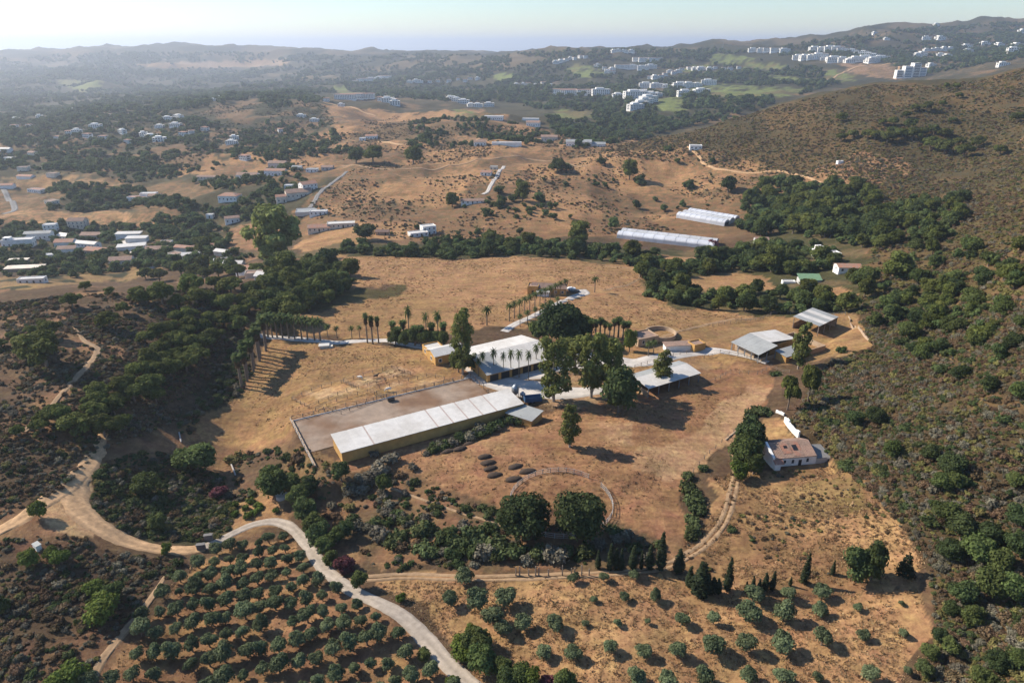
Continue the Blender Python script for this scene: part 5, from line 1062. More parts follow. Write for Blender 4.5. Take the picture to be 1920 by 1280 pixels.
# ------------------------------------------------------------------ riding stable and arena
ZS = -1.4
st = empty('stable_block', (-44.7, 151.6, ZS), math.radians(29)); tag(st, 'long ochre stable with white sheet roof beside the sand arena', 'stable')
LS, WS = 55.5, 9.2
b = MB(); b.prism([(0.3,-2),(WS-.3,-2),(WS-.3,3.9),(0.3,3.45)], .3, LS-.3); b.obj('wall', M_OCHRE, st)
for i in range(12):
    x0, x1 = LS*i/12, LS*(i+1)/12-.45
    q = MB(); q.slab([(x0-.0,-.25,3.55),(x1,-.25,3.55),(x1,WS+.3,4.12),(x0,WS+.3,4.12)], .12); q.obj('roof_panel', M_WSHEET, st)
    if i < 11:
        q = MB(); q.slab([(x1+.01,-.2,3.52),(x1+.44,-.2,3.52),(x1+.44,WS+.25,4.08),(x1+.01,WS+.25,4.08)], .1); q.obj('roof_strip', M_PSHEET if i in (1,5,6,7,8,9) else M_WSHEET, st)
ar = empty('riding_arena', st.location, st.rotation_euler.z); tag(ar, 'brown sand riding arena inside a low rail fence', 'riding arena')
q = MB(); NX, NY = 60, 22; rr_ = rs(5)
for i in range(NX+1):
    for j in range(NY+1): q.V.append((-6+57.5*i/NX, WS+.4+19*j/NY, .1+.05*rr_.random()))
for i in range(NX):
    for j in range(NY): a_ = i*(NY+1)+j; q.F.append((a_, a_+NY+1, a_+NY+2, a_+1)); q.M.append(0)
q.obj('sand', M_SAND, ar, True)
q = MB(); q.box(-6.6,-6.2, 2, WS+19.6, -1.2, .55); q.obj('low_wall', M_TANW, ar)
q = MB(); q.box(-6.2,51.6, WS+19.4, WS+19.75, -.8, .32); q.obj('kerb', M_GREYW, ar)
pb = MB(); pb.box(-.09,.09,-.09,.09,-.3,1.6); src = pb.obj('fence_post', M_WOODF, ar); src.location = (-6.4, WS+20, 0)
for i in range(1, 19): copy_part(src, ar, (-6.4+58*i/18, WS+20, 0))
for j in range(1, 7): copy_part(src, ar, (-6.9, WS+20-25*j/7, 0))
for j in range(1, 6): copy_part(src, ar, (51.9, WS+20-18*j/6, 0))
for z in (.75, 1.35):
    q = MB(); q.box(-6.4,51.6, WS+19.96, WS+20.04, z-.05, z+.05); q.obj('rail', M_WOODF, ar)
    q = MB(); q.box(-6.95,-6.86, 2, WS+20, z-.05, z+.05); q.obj('rail', M_PALEW, ar)
    q = MB(); q.box(51.86,51.94, WS, WS+20, z-.05, z+.05); q.obj('rail', M_WOODF, ar)
def loc(root, x, y): return root.matrix_basis @ Vector((x, y, 0))
# lean-to at the stable's far end
p = at(983,786); le = house('lean_to_shed', 'low grey roofed lean-to at the yard end of the ochre stable', p, 8.5, 6.0, 2.3, 29-62, 'mono', M_OCHRE, M_GSHEET, cat='shed', win=False, rise=.5)
# silo, tank, blue trailer
def silo(px, py, r0, h, label):
    p = at(px, py); o = empty('feed_silo', p); tag(o, label, 'silo'); b = MB(); S = 20
    prof = [(.25,.9),(r0,1.9),(r0,h-.9),(.3,h),(0.01,h+.02)]
    for i, (rr0, z) in enumerate(prof):
        for s in range(S): b.V.append((rr0*math.cos(6.2832*s/S), rr0*math.sin(6.2832*s/S), z))
    for i in range(len(prof)-1):
        for s in range(S): a = i*S+s; c = i*S+(s+1)%S; b.F.append((a, c, c+S, a+S)); b.M.append(0)
    b.obj('tank', M_STEEL, o, True)
    lg = MB(); lg.box(-.06,.06,-.06,.06,-.3,2.2); s0 = lg.obj('leg', M_STEEL, o); s0.location = (r0*.85, 0, 0)
    for k in range(1, 4): copy_part(s0, o, (r0*.85*math.cos(k*1.5708), r0*.85*math.sin(k*1.5708), 0))
    for z in (h*.35, h*.6):
        q = MB(); q.tube([(r0*1.01*math.cos(6.2832*s/16), r0*1.01*math.sin(6.2832*s/16), z) for s in range(17)], .04, 4); q.obj('band', M_STEEL, o)
silo(966, 745, 1.15, 4.6, 'tall galvanised feed silo at the stable end')
silo(980, 748, .85, 2.6, 'small squat feed silo beside the tall one')
p = at(999, 754); tr = empty('tipper_trailer', p, math.radians(12)); tag(tr, 'blue open-topped tipper trailer parked beside the silos', 'trailer')
q = MB(); q.box(-2.7,2.7,-1.1,-1.02,.7,2.2); q.box(-2.7,2.7,1.02,1.1,.7,2.2); q.box(-2.7,-2.62,-1.02,1.02,.7,2.2); q.box(2.62,2.7,-1.02,1.02,.7,2.2); q.box(-2.62,2.62,-1.02,1.02,.7,.8)
for i in range(6): q.box(-2.5+i*1.0,-2.42+i*1.0,-1.16,-1.101,.72,2.18)
q.obj('body', M_BLUE, tr)
for x in (-1.1, .1):
    for y in (-1, 1):
        q = MB(); q.tube([(x, y*.78, .42),(x, y*1.08, .42)], .42, 14); q.obj('wheel', M_BLACK, tr)
q = MB(); q.tube([(2.7,0,.6),(4.0,0,.55)], .06, 5); q.obj('drawbar', M_STEEL, tr)

# ------------------------------------------------------------------ hangar and the rest of the yard
hg = empty('hangar', (-2.3, 214.5, -1.5), math.radians(30)); tag(hg, 'large white roofed riding hangar at the centre of the estate', 'hangar')
a, bb, h, rs2 = 13, 11, 3.1, 2.2
q = MB(); q.prism([(-bb,-1.5),(bb,-1.5),(bb,h),(0,h+rs2),(-bb,h)], -a, a); q.obj('wall', M_OCHRE, hg)
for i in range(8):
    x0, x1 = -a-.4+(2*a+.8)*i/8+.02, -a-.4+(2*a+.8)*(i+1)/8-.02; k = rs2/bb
    q = MB(); q.slab([(x0,-bb-.6,h-.6*k+.12),(x1,-bb-.6,h-.6*k+.12),(x1,0,h+rs2+.12),(x0,0,h+rs2+.12)], .1); q.obj('roof_panel', M_WSHEET if i > 1 else M_GSHEET, hg)  # two grey panels carry the near slope's shade in their colour
    q = MB(); q.slab([(x0,.02,h+rs2+.12),(x1,.02,h+rs2+.12),(x1,bb+.6,h-.6*k+.12),(x0,bb+.6,h-.6*k+.12)], .1); q.obj('roof_panel', M_WSHEET, hg)
for i in range(6): door(hg, -10.4+4.15*i, -bb-.03, .1, 0, 3.1, 2.4)  # dark opening panels, the shade of an open side put into their colour
p = at(836, 672); house('ochre_house', 'ochre house with white roof beside the tall eucalyptus', p, 11, 7, 3.4, 30, 'gable', M_OCHRE, M_WSHEET, rise=1.2)
p = at(812, 662); house('ochre_house', 'small ochre annex with flat white roof behind the palms', p, 6, 5, 2.8, 30, 'flat', M_OCHRE, M_WSHEET)
sh = empty('hay_shed', (49, 197, -.9), math.radians(30)); tag(sh, 'open shed with wide pale sheet roof behind the pale eucalyptus', 'shed')
a, bb = 11, 5.2
for i in range(5):
    x0, x1 = -a+2*a*i/5+.02, -a+2*a*(i+1)/5-.02
    q = MB(); q.slab([(x0,-bb,3.3),(x1,-bb,3.3),(x1,1.5,4.1),(x0,1.5,4.1)], .1); q.obj('roof_panel', M_WSHEET, sh)
    q = MB(); q.slab([(x0,1.52,4.1),(x1,1.52,4.1),(x1,bb,3.5),(x0,bb,3.5)], .1); q.obj('roof_panel', M_GSHEET, sh)
q = MB(); q.box(-a+.2,a-.2,bb-.5,bb-.25,-1,3.35); q.box(-a+.2,-a+.4,-bb+.4,bb-.5,-1,2.0); q.obj('wall', M_TANW, sh)
pb = MB(); pb.box(-.12,.12,-.12,.12,-.5,3.2); src = pb.obj('post', M_STEEL, sh); src.location = (-a+.4,-bb+.4,0)
for i in range(1, 6): copy_part(src, sh, (-a+.4+(2*a-.8)*i/5, -bb+.4, 0))
# stable court
sb = empty('stable_court', (89.5, 223, -1.4), math.radians(29)); tag(sb, 'stables with one grey and one white roof slope around a walled court', 'stable')
yn, yf = -6.5, 6.5
for i in range(4):
    y0, y1 = yn+(yf-yn)*i/4+.02, yn+(yf-yn)*(i+1)/4-.02
    q = MB(); q.slab([(-9,y0,3.2),(0,y0,4.9),(0,y1,4.9),(-9,y1,3.2)], .1); q.obj('roof_panel', M_GSHEET, sb)
    if i > 0: q = MB(); q.slab([(.03,y0,4.9),(13.5,y0,3.5),(13.5,y1,3.5),(.03,y1,4.9)], .1); q.obj('roof_panel', M_WSHEET, sb)
q = MB(); q.box(-7.2,12.8,yf-.9,yf-.6,-1.5,3.3); q.box(12.5,12.8,yn+3.4,yf-.9,-1.5,3.3); q.box(-7.2,-6.9,-3,yf-.9,-1.5,3.0); q.box(-6.9,-.5,yn+.5,yn+.75,-1.5,1.3); q.obj('wall', M_TANW, sb)
q = MB(); q.box(.2,12.4,yn+3.0,yn+3.3,-1.5,3.6); q.obj('inner_wall', M_OCHRE, sb)
pb = MB(); pb.box(-.12,.12,-.12,.12,-.5,3.1); src = pb.obj('post', M_STEEL, sb); src.location = (-8.6,yn+.4,0)
for k in range(1, 5): copy_part(src, sb, (-8.6, yn+.4+(yf-yn-.8)*k/4, 0))
copy_part(src, sb, (-4.5, yn+.3, 0)); copy_part(src, sb, (-.4, yn+.3, 0))
q = MB(); q.slab([(-.6,yn-4.8,2.5),(10,yn-4.8,2.5),(10,yn+.6,3.0),(-.6,yn+.6,3.0)], .1); q.obj('lean_to_roof', M_GSHEET, sb)
q = MB(); q.box(-.3,1.4,yn-4.4,yn-4.1,-1.5,2.4); q.box(-.3,0,yn-4.1,yn,-1.5,2.4); q.box(9.6,9.9,yn-4.4,yn,-1.5,2.4); q.obj('lean_to_wall', M_OCHRE, sb)
q = MB()
for bx in ((10.2,21,-10.2,-9.9),(20.7,21,-9.9,4),(12.9,20.7,3.7,4),(10.2,10.5,-9.9,-6.2)): q.box(*bx, -1.6, 1.9)
q.obj('court_wall', M_TANW, sb)
# open barn
bn = empty('open_barn', (117.3, 245.2, -1.2), math.radians(40)); tag(bn, 'open-sided barn with pale flat roof on dark posts', 'barn')
for i in range(5):
    x0, x1 = -7.4+14.8*i/5+.02, -7.4+14.8*(i+1)/5-.02
    q = MB(); q.slab([(x0,-5.4,4.2),(x1,-5.4,4.2),(x1,5.4,4.9),(x0,5.4,4.9)], .12); q.obj('roof_panel', M_WSHEET if i % 2 else M_GSHEET, bn)
pb = MB(); pb.box(-.13,.13,-.13,.13,-.6,4.2); src = pb.obj('post', M_WOODF, bn); src.location = (-7,-5,0)
for x in (-7,-2.3,2.3,7):
    for y in (-5, 5):
        if (x, y) != (-7,-5): copy_part(src, bn, (x, y, 0))
q = MB(); q.box(-7.1,7.1,4.9,5.1,-.6,2.2); q.box(6.9,7.1,-4.8,4.8,-.6,3.6); q.obj('wall', M_TANW, bn)
# white boundary wall beside the barn
a1, a2 = at(1591,593), at(1640,648); d = a2-a1; q = MB(); n = 10
for i in range(n):
    p0, p1 = a1+d*i/n, a1+d*(i+1)/n; z = min(hz(p0.x,p0.y), hz(p1.x,p1.y)); nx = Vector((-d.y, d.x, 0)).normalized()*.15
    q.slab([(p0-nx).xy[:]+(z+1.0,), (p1-nx).xy[:]+(z+1.0,), (p1+nx).xy[:]+(z+1.0,), (p0+nx).xy[:]+(z+1.0,)], 3)
tag(q.obj('boundary_wall', M_TANW), 'long pale wall dividing the barn paddock from the scrub', 'wall')
# round pen with ochre wall
def ring_wall(name, label, c, r, h, m, th=.35, a0=0, a1=6.2832, cat='wall', seg=40):
    b = MB()
    for i in range(seg):
        t0, t1 = a0+(a1-a0)*i/seg, a0+(a1-a0)*(i+1)/seg
        P = [(c.x+rr*math.cos(t), c.y+rr*math.sin(t), c.z+h) for rr, t in ((r, t0), (r+th, t0), (r+th, t1), (r, t1))]; b.slab(P, h+1.2)
    return tag(b.obj(name, m), label, cat)
c = at(1238, 629); ring_wall('round_pen', 'circular ochre walled lunging pen behind the yard', c, 5.6, 1.6, M_TANW, cat='pen')
p = at(1305, 655); house('ochre_hut', 'small ochre hut with dark doorway at the corner of the yard', p, 5, 4, 2.6, 25, 'flat', M_OCHRE, M_OLDT, cat='hut', win=False)
p = at(1205, 640); house('terrace_house', 'low building with flat tan roof between the palms and the round pen', p, 9, 7, 2.6, 25, 'flat', M_TANW, M_OLDT, win=True)
p = at(1270, 655); house('terrace_shed', 'narrow tan roofed shed below the round pen', p, 10, 3, 2.2, 8, 'mono', M_WHITE, M_OLDT, cat='shed', win=False, rise=.4)
# gatehouse
p = at(1030, 548); house('gatehouse', 'long ochre gatehouse with brown tile roof at the turning circle', p, 16, 7, 3.2, -8, 'gable', M_OCHRE, M_BROWNT, rise=1.3)
p = at(1000, 549); house('gatehouse_wing', 'orange flat-roofed wing at the end of the gatehouse', p, 5, 5.5, 3.8, -8, 'flat', M_OCHRE, M_OLDT)
p = at(1018, 554); house('awning', 'white awning roof in front of the gatehouse', p, 5.5, 3.0, 2.2, -8, 'mono', M_WHITE, M_WSHEET, cat='awning', win=False, rise=.2)

M_LIME = mat('limewash', (.82,.81,.78), rough=.9, var=.06, scale=1.5, c2=(.74,.72,.68)); M_FIBRE = mat('old_fibre_cement', (.2,.195,.19), rough=.9, var=.15, scale=1.2)
# ------------------------------------------------------------------ whitewashed cottage
ct = empty('cottage', (66.3, 147.0, .7), math.radians(8)); tag(ct, 'old whitewashed cottage with patched red tile roof beside the dirt track', 'house')
L, Wd, h, rg = 12.0, 8.2, 2.6, 4.3
q = MB(); q.prism([(0,-2),(Wd,-2),(Wd,h),(4.6,rg),(0,h)], 0, L); q.obj('wall', M_LIME, ct)
def tile_roof(x0, x1, y0, z0, y1, z1, m, nm):
    """barrel-tiled slope: ribs along the slope"""
    q = MB(); n = int((x1-x0)/.42)
    for i in range(n):
        xa = x0+(x1-x0)*i/n; xb = x0+(x1-x0)*(i+1)/n; xm = (xa+xb)/2; dz = .09
        q.quad((xa,y0,z0),(xm,y0,z0+dz),(xm,y1,z1+dz),(xa,y1,z1)); q.quad((xm,y0,z0+dz),(xb,y0,z0),(xb,y1,z1),(xm,y1,z1+dz))
    q.slab([(x0,y0,z0),(x1,y0,z0),(x1,y1,z1),(x0,y1,z1)], .14); return q.obj(nm, m, ct)
tile_roof(.45, L-.1, -.3, h+.03, 4.55, rg+.14, M_OLDT, 'front_roof'); tile_roof(.45, L-.1, 4.6, rg+.14, Wd+.25, h+.05, M_BROWNT, 'rear_roof')
for (x0, x1, y0, y1) in ((3.9,5.4,2.2,3.6),(6.2,8.0,1.4,3.7)):
    z = lambda y: h+.03+(rg+.11-h)*(y+.3)/4.85+.12
    q = MB(); q.slab([(x0-.5,y0-1.3,z(y0-1.3)),(x1+.5,y0-1.3,z(y0-1.3)),(x1+.5,y1+.6,z(y1+.6)),(x0-.5,y1+.6,z(y1+.6))], .06); pt = q.obj('roof_patch', M_TILE, ct); pt['label'] = 'patch of newer red tiles'
    q = MB(); q.slab([(x0+.2,y0+.2,z(y0+.2)+.02),(x1-.3,y0+.2,z(y0+.2)+.02),(x1-.3,y1-.4,z(y1-.4)+.02),(x0+.2,y1-.4,z(y1-.4)+.02)], .04); q.obj('roof_hole', M_DARK_, ct)
q = MB(); q.prism([(-.25,-2),(Wd+.2,-2),(Wd+.2,h+.45),(4.6,rg+.5),(-.25,h+.4)], -.15, .45); q.obj('gable', M_LIME, ct)
q = MB(); q.slab([(-.1,-1.7,1.95),(2.4,-1.7,1.95),(2.4,-.02,2.5),(-.1,-.02,2.5)], .14); q.obj('porch_roof', M_TILE, ct)
q = MB(); q.box(0,.3,-1.6,-.02,-1.5,2.0); q.box(.3,1.5,-1.6,-1.35,-1.5,1.95); q.obj('porch_wall', M_LIME, ct)
door(ct, 1.95, -.04, -.3, 0, .9, 2.1); window(ct, 3.4, 0, 1.4, 0, .6, .9); window(ct, 5.6, 0, 1.3, 0, .7, 1.1); window(ct, 9.6, 0, 1.4, 0, .7, 1.1); door(ct, 7.6, -.04, -.3, 0, .8, 1.9)
q = MB(); q.slab([(L+.02,-.2,1.7),(L+4.5,.3,1.5),(L+4.2,5.4,2.2),(L+.02,5.2,2.6)], .14); q.obj('lean_to_roof', M_FIBRE, ct)
q = MB(); q.prism([(0,-2),(5,-2),(5,2.0),(0,1.45)], L+.01, L+4.1); q.obj('lean_to_wall', M_GREYW, ct)
def pwall(name, label, pts, h, th, m, cat='wall'):
    P = [at(*p) for p in pts]; b = MB(); rr = rs(len(label))
    for p0, p1 in zip(P[:-1], P[1:]):
        n = max(2, int((p1-p0).length/1.5)); d = p1-p0; nx = Vector((-d.y, d.x, 0)).normalized()*th/2
        for i in range(n):
            u, v = p0+d*i/n, p0+d*(i+1)/n; z = min(hz(u.x,u.y), hz(v.x,v.y)); hh = h*(.75+.5*rr.random())
            b.slab([(u.x-nx.x,u.y-nx.y,z+hh),(v.x-nx.x,v.y-nx.y,z+hh),(v.x+nx.x,v.y+nx.y,z+hh),(u.x+nx.x,u.y+nx.y,z+hh)], hh+1)
    return tag(b.obj(name, m), label, cat)
pwall('yard_wall', 'crumbling white wall of the yard behind the cottage', [(1497,822),(1488,812),(1478,800),(1471,790)], 1.8, .5, M_LIME)
pwall('ruined_wall', 'short broken white wall end above the cottage yard', [(1470,779),(1455,773)], .8, .4, M_LIME)
pwall('stone_kerb', 'low stone wall along the lower edge of the bare paddock', [(1410,778),(1390,800),(1360,825)], .35, .4, M_TANW)

# ------------------------------------------------------------------ greenhouses
M_FILM2 = mat('dirty_film', (.5,.5,.51), rough=.45, var=.14, scale=.5, c2=(.42,.42,.42))
def greenhouse(name, label, c, rz, L, n, w, h):
    r = empty(name, c, math.radians(rz)); tag(r, label, 'greenhouse'); T_ = n*w; K = 10
    for i in range(n):
        y0 = -T_/2+i*w+.1; prof = [(y0, -1.5), (y0, h*.55)]
        for k in range(1, K): t = math.pi*(1-k/K); prof.append((y0+(w-.2)/2+(w-.2)/2*math.cos(t), h*.55+h*.45*math.sin(t)))
        prof += [(y0+w-.2, h*.55), (y0+w-.2, -1.5)]
        q = MB(); q.prism(prof, -L/2, L/2); q.obj('tunnel', M_FILM if i != 1 else M_FILM2, r)
        q = MB(); q.box(L/2+.01, L/2+.08, y0+1.2, y0+w-1.4, 0, h*.6); q.obj('end_opening', M_DARK_ if i % 2 == 0 else M_GREYW, r)
        for s in range(0, 9):
            x = -L/2+L*(s+.5)/9; hp = [(x, y, z+.03) for y, z in prof[1:-1]]; q = MB(); q.tube(hp, .11, 4); q.obj('hoop', M_STEEL, r)
    return r
g1 = greenhouse('greenhouse', 'long pair of white plastic greenhouse tunnels beside the stream belt', Vector((106,456,-24.2)), -26, 66, 2, 8.6, 4.4)
g2 = greenhouse('greenhouse', 'shorter block of white greenhouse tunnels higher on the slope', Vector((151,521,-24.7)), -42, 40, 3, 8.6, 4.4)
CLEAR += [(Vector((106,456,0)), 40, 24), (Vector((151,521,0)), 30, 22)]

# ------------------------------------------------------------------ houses one can tell apart
def H_(px, py, L, Wd, h, rz, roof, wall, rm, label, **kw): return house(kw.pop('name', 'house'), label, at(px, py), L, Wd, h, rz, roof, wall, rm, **kw)
H_(1537,480,7,6,3.2,5,'flat',M_WHITE,M_WSHEET,'white cubic house with roof tower among trees beyond the barn', tower=(-1.5,3.2,2.8), name='white_house')
H_(1556,484,9,6,3.0,5,'flat',M_WHITE,M_WSHEET,'low white wing beside the cubic house', name='white_house')
H_(1588,508,11,7,2.8,-4,'gable',M_WHITE,M_TILE,'white house with small red tile roof beside a dark tree', rise=1.0, name='white_house')
H_(1516,530,10,5,2.2,-4,'mono',M_GREYW,M_GREEN,'shed with green sheet roof in the stream thicket', cat='shed', win=False, name='green_shed', rise=1.6)
H_(1478,531,6,3,1.0,-4,'flat',M_WHITE,M_WSHEET,'low white tank beside the green roofed shed', cat='tank', win=False, name='water_tank')
H_(1426,460,8,6,4.2,-3,'gable',M_GREYW,M_OLDT,'grey two-storey house behind the stream belt', name='grey_house')
H_(803,438,10,7,5.8,24,'flat',M_WHITE,M_WSHEET,'white two-storey villa with terrace on the slope behind the dry field', name='villa')
H_(784,442,13,7,2.6,24,'flat',M_WHITE,M_WSHEET,'low white terrace wing of the hillside villa', name='villa_wing')
H_(718,440,9,5,2.6,0,'gable',M_TANW,M_BROWNT,'small dark roofed house by the grey track', name='house')
H_(886,381,19,6,2.6,4,'gable',M_WHITE,M_OLDT,'long low white farmhouse at the foot of the steep drive', name='farmhouse')
H_(912,328,10,7,3,-10,'gable',M_WHITE,M_TILE,'white house with red roof near the top of the steep drive', name='house')
H_(926,318,7,6,3,-10,'flat',M_CREAM,M_GSHEET,'pale flat roofed house at the top of the steep drive', name='house')
H_(697,260,16,9,4,0,'gable',M_WHITE,M_TILE,'white farmhouse with red roof on the brown ridge', name='farmhouse')
H_(680,263,8,7,3,0,'flat',M_WHITE,M_WSHEET,'white outbuilding left of the ridge farmhouse', name='outbuilding')
H_(900,272,14,9,4,5,'gable',M_WHITE,M_OLDT,'white house at the edge of the terraced hill', name='house')
H_(950,272,34,8,3,2,'flat',M_WHITE,M_WSHEET,'long white shed roof beyond the brown hill', name='long_shed', cat='shed', win=False)
H_(1030,263,22,12,5,-3,'gable',M_CREAM,M_OLDT,'cream barn among terraced plots', name='barn', cat='barn', rise=2)
H_(1085,273,30,14,5,-6,'gable',M_WHITE,M_GSHEET,'broad white warehouse behind the brown hill', name='warehouse', cat='warehouse', rise=2)
H_(1122,276,16,10,4,-6,'gable',M_WHITE,M_GSHEET,'smaller white warehouse at the end of the hill road', name='warehouse', cat='warehouse', rise=2)
H_(926,224,30,14,5,-6,'flat',M_WHITE,M_WSHEET,'white bungalow compound above the terraces', name='bungalow')
H_(995,228,28,12,5,-8,'flat',M_WHITE,M_WSHEET,'white bungalow below the golf woods', name='bungalow')
H_(1000,236,20,12,5,-8,'gable',M_WHITE,M_OLDT,'white house beside the bungalow below the golf woods', name='house')
H_(1304,279,12,8,3.4,-8,'flat',M_WHITE,M_WSHEET,'white house on the crest of the brown hill', name='house')
H_(1574,307,5,3,2.2,10,'flat',M_WHITE,M_WSHEET,'tiny white hut on the bare shoulder of the ridge', name='hut', cat='hut', win=False)
H_(432,374,18,11,4.2,-6,'hip',M_WHITE,M_TILE,'white villa with broad red hipped roof in the valley', name='villa', rise=2.4)
H_(466,335,22,10,4.5,-4,'gable',M_WHITE,M_OLDT,'white house with pale roof below the cypress clump', name='house')
H_(518,328,22,9,5,-4,'gable',M_WHITE,M_TILE,'white house with tiled roof above the orchard terraces', name='house')
H_(522,313,20,10,5,-4,'gable',M_GREYW,M_OLDT,'grey house behind the tiled house on the knoll', name='house')
H_(558,318,10,7,3,0,'gable',M_GREYW,M_GSHEET,'small grey house on the orchard terrace', name='house')
H_(586,322,12,7,3,0,'flat',M_WHITE,M_GSHEET,'flat white house at the far end of the orchard terrace', name='house')
H_(615,318,12,7,3,0,'gable',M_GREYW,M_OLDT,'grey house near the top of the hillside road', name='house')
H_(390,336,22,6,3,-4,'gable',M_CREAM,M_OLDT,'long low brown roofed barn on the slope', name='barn', cat='barn')
H_(543,353,8,6,3,0,'flat',M_WHITE,M_WSHEET,'small white cube house between dark trees', name='house')
H_(578,356,14,10,6,40,'gable',M_WHITE,M_TILE,'tall white house beside the bend of the hillside road', name='house')
H_(560,368,22,11,4.5,25,'gable',M_CREAM,M_OLDT,'cream house with wide grey roof beside the road', name='house', rise=2.4)
H_(528,378,9,7,5,20,'gable',M_CREAM,M_TILE,'narrow peach coloured house end by the road', name='house')
H_(590,395,30,16,.6,12,'flat',M_GREYW,M_GSHEET,'flat grey paved court roof above the big eucalyptus', name='paved_court', cat='court', win=False)
H_(598,402,14,6,3,5,'flat',M_WHITE,M_WSHEET,'white flat roofed pavilion beside the paved court', name='pavilion')
H_(600,432,16,8,3,8,'gable',M_CREAM,M_TILE,'peach house with red roof right of the big eucalyptus', name='house')
H_(640,425,20,8,3,10,'flat',M_CREAM,M_WSHEET,'long pale house above the bare slope', name='house')
H_(436,416,12,7,4,24,'gable',M_WHITE,M_OLDT,'white house at the lower end of the valley road', name='house')
H_(395,408,6,5,3,0,'flat',M_WHITE,M_WSHEET,'tiny white cube house in the green belt', name='house')
# village on the left
VW = 'houses of the left village'
H_(37,460,22,8,5.2,12,'flat',M_WHITE,M_WSHEET,'large white flat roofed villa at the frame side of the village', name='villa', tower=(-7,5,2))
H_(75,447,20,7,5,12,'gable',M_WHITE,M_GSHEET,'white house with long grey roof behind the flat villa', name='house')
H_(97,433,10,7,6,12,'flat',M_WHITE,M_WSHEET,'tall white block behind the grey roofed village house', name='house')
H_(148,425,14,10,6.2,5,'gable',M_CREAM,M_BROWNT,'large cream house with dark roof behind a round tree', name='house', rise=2)
H_(125,462,14,9,4.6,8,'gable',M_WHITE,M_TILE,'white house with red roof in the middle of the village', name='house')
H_(130,476,13,8,5,10,'gable',M_WHITE,M_OLDT,'white house with weathered roof above the garden hedge', name='house')
H_(165,462,20,7,3.2,-14,'gable',M_WHITE,M_WSHEET,'house with long white roof by the village street', name='house')
H_(185,476,18,9,3.6,-14,'gable',M_TANW,M_TILE,'tan house with red roof by the village street', name='house')
H_(180,446,22,9,3.4,0,'gable',M_GREYW,M_OLDT,'low grey roofed house behind the tree in the village', name='house')
H_(243,444,20,6,3.2,4,'mono',M_WHITE,M_WSHEET,'white roofed long shed at the back of the village', name='shed', cat='shed', win=False, rise=.8)
H_(258,452,16,6,3.0,4,'mono',M_WHITE,M_WSHEET,'second white roofed shed in front of the long shed', name='shed', cat='shed', win=False, rise=.8)
H_(248,467,20,7,3.0,18,'mono',M_WHITE,M_WSHEET,'broad white roofed shed near the street bend', name='shed', cat='shed', win=False, rise=.9)
H_(296,472,16,8,3,6,'gable',M_TANW,M_OLDT,'low tan house with pale roof in the village trees', name='house')
H_(229,494,15,9,3.6,14,'gable',M_WHITE,M_OLDT,'white bungalow with twin pale roof at the end of the street', name='bungalow', rise=1.8)
H_(36,494,13,5,2.8,8,'mono',M_TANW,M_CREAM,'pale roofed shed, upper of two below the villa', name='shed', cat='shed', win=False, rise=.5)
H_(49,508,24,6,2.8,8,'mono',M_TANW,M_CREAM,'pale roofed shed, longer of two below the villa', name='shed', cat='shed', win=False, rise=.7)
H_(62,530,15,5,3,8,'flat',M_WHITE,M_WSHEET,'white flat roofed house nearest the scrub ridge', name='house')
H_(98,484,8,5,3,8,'flat',M_WHITE,M_WSHEET,'small white cube in the village gardens', name='house')
H_(124,499,5,4,.5,0,'flat',M_WHITE,M_POOL,'garden pool with turquoise water in the village', name='garden_pool', cat='pool', win=False)
for i, (px, py) in enumerate(((330,482),(360,484),(348,470),(415,495),(440,500),(468,512),(478,520),(505,525),(385,468),(312,460),(420,478))): H_(px, py, 9+3*(i%3), 6+i%2, 3, (i*37)%60-30, 'gable' if i % 3 else 'flat', M_WHITE if i % 2 else M_CREAM, (M_OLDT,M_WSHEET,M_TILE)[i%3], 'small pale house half hidden by the pines behind the village', name='house', group='houses among the pines behind the village', win=False)
for i, (px, py) in enumerate(((98,382),(128,448),(70,360),(62,290),(20,300),(50,335),(100,330),(12,283),(260,375),(292,372),(280,368),(10,352),(45,318))): H_(px, py, 12+4*(i%3), 8, 3.4, (i*53)%50-25, 'gable' if i % 2 else 'flat', M_WHITE if i % 3 else M_CREAM, (M_OLDT,M_WSHEET,M_TILE)[i%3], 'pale farmhouse standing alone in the left valley', name='farmhouse', group='farmhouses in the left valley', win=i < 3)
p = at(71,1028); house('hut', 'small white hut between two green shrubs in the lower scrub', p, 1.7, 1.0, 1.1, -35, 'mono', M_WHITE, M_GSHEET, cat='hut', win=False, rise=.15, ov=.1)
# ------------------------------------------------------------------ far town: small blocks, one object each
def block_mesh(name, L, Wd, h, nx, st, step=0, roofm=1):
    q = MB(); q.box(-L/2, L/2, -Wd/2, Wd/2, -6, h, 0); q.box(-L/2-.2, L/2+.2, -Wd/2-.2, Wd/2+.2, h, h+.5, roofm)
    for s in range(st):
        z = 1.2+3.0*s
        for i in range(nx):
            x = -L/2+L*(i+.22)/nx; x1 = -L/2+L*(i+.78)/nx
            q.box(x, x1, -Wd/2-.06, -Wd/2+.02, z, z+1.6, 2)
        q.box(-L/2-.06, -L/2+.02, -Wd/4, Wd/4, z, z+1.6, 2); q.box(L/2-.02, L/2+.06, -Wd/4, Wd/4, z, z+1.6, 2)
    if step: q.box(-L*.3, L*.15, -Wd*.3, Wd*.4, h+.5, h+step, 0)
    o = q.obj(name, [M_WHITE, M_TILE if roofm == 1 and step == 0 else M_WSHEET, M_GLASS]); return o
TB = [('town_house', 13, 10, 6.5, 4, 2, 0), ('town_house', 16, 11, 6.5, 4, 2, 3), ('apartment_block', 34, 13, 10, 9, 3, 3), ('apartment_block', 48, 13, 10, 12, 3, 0), ('villa', 20, 12, 6, 5, 2, 2.5)]
TSRC = {}
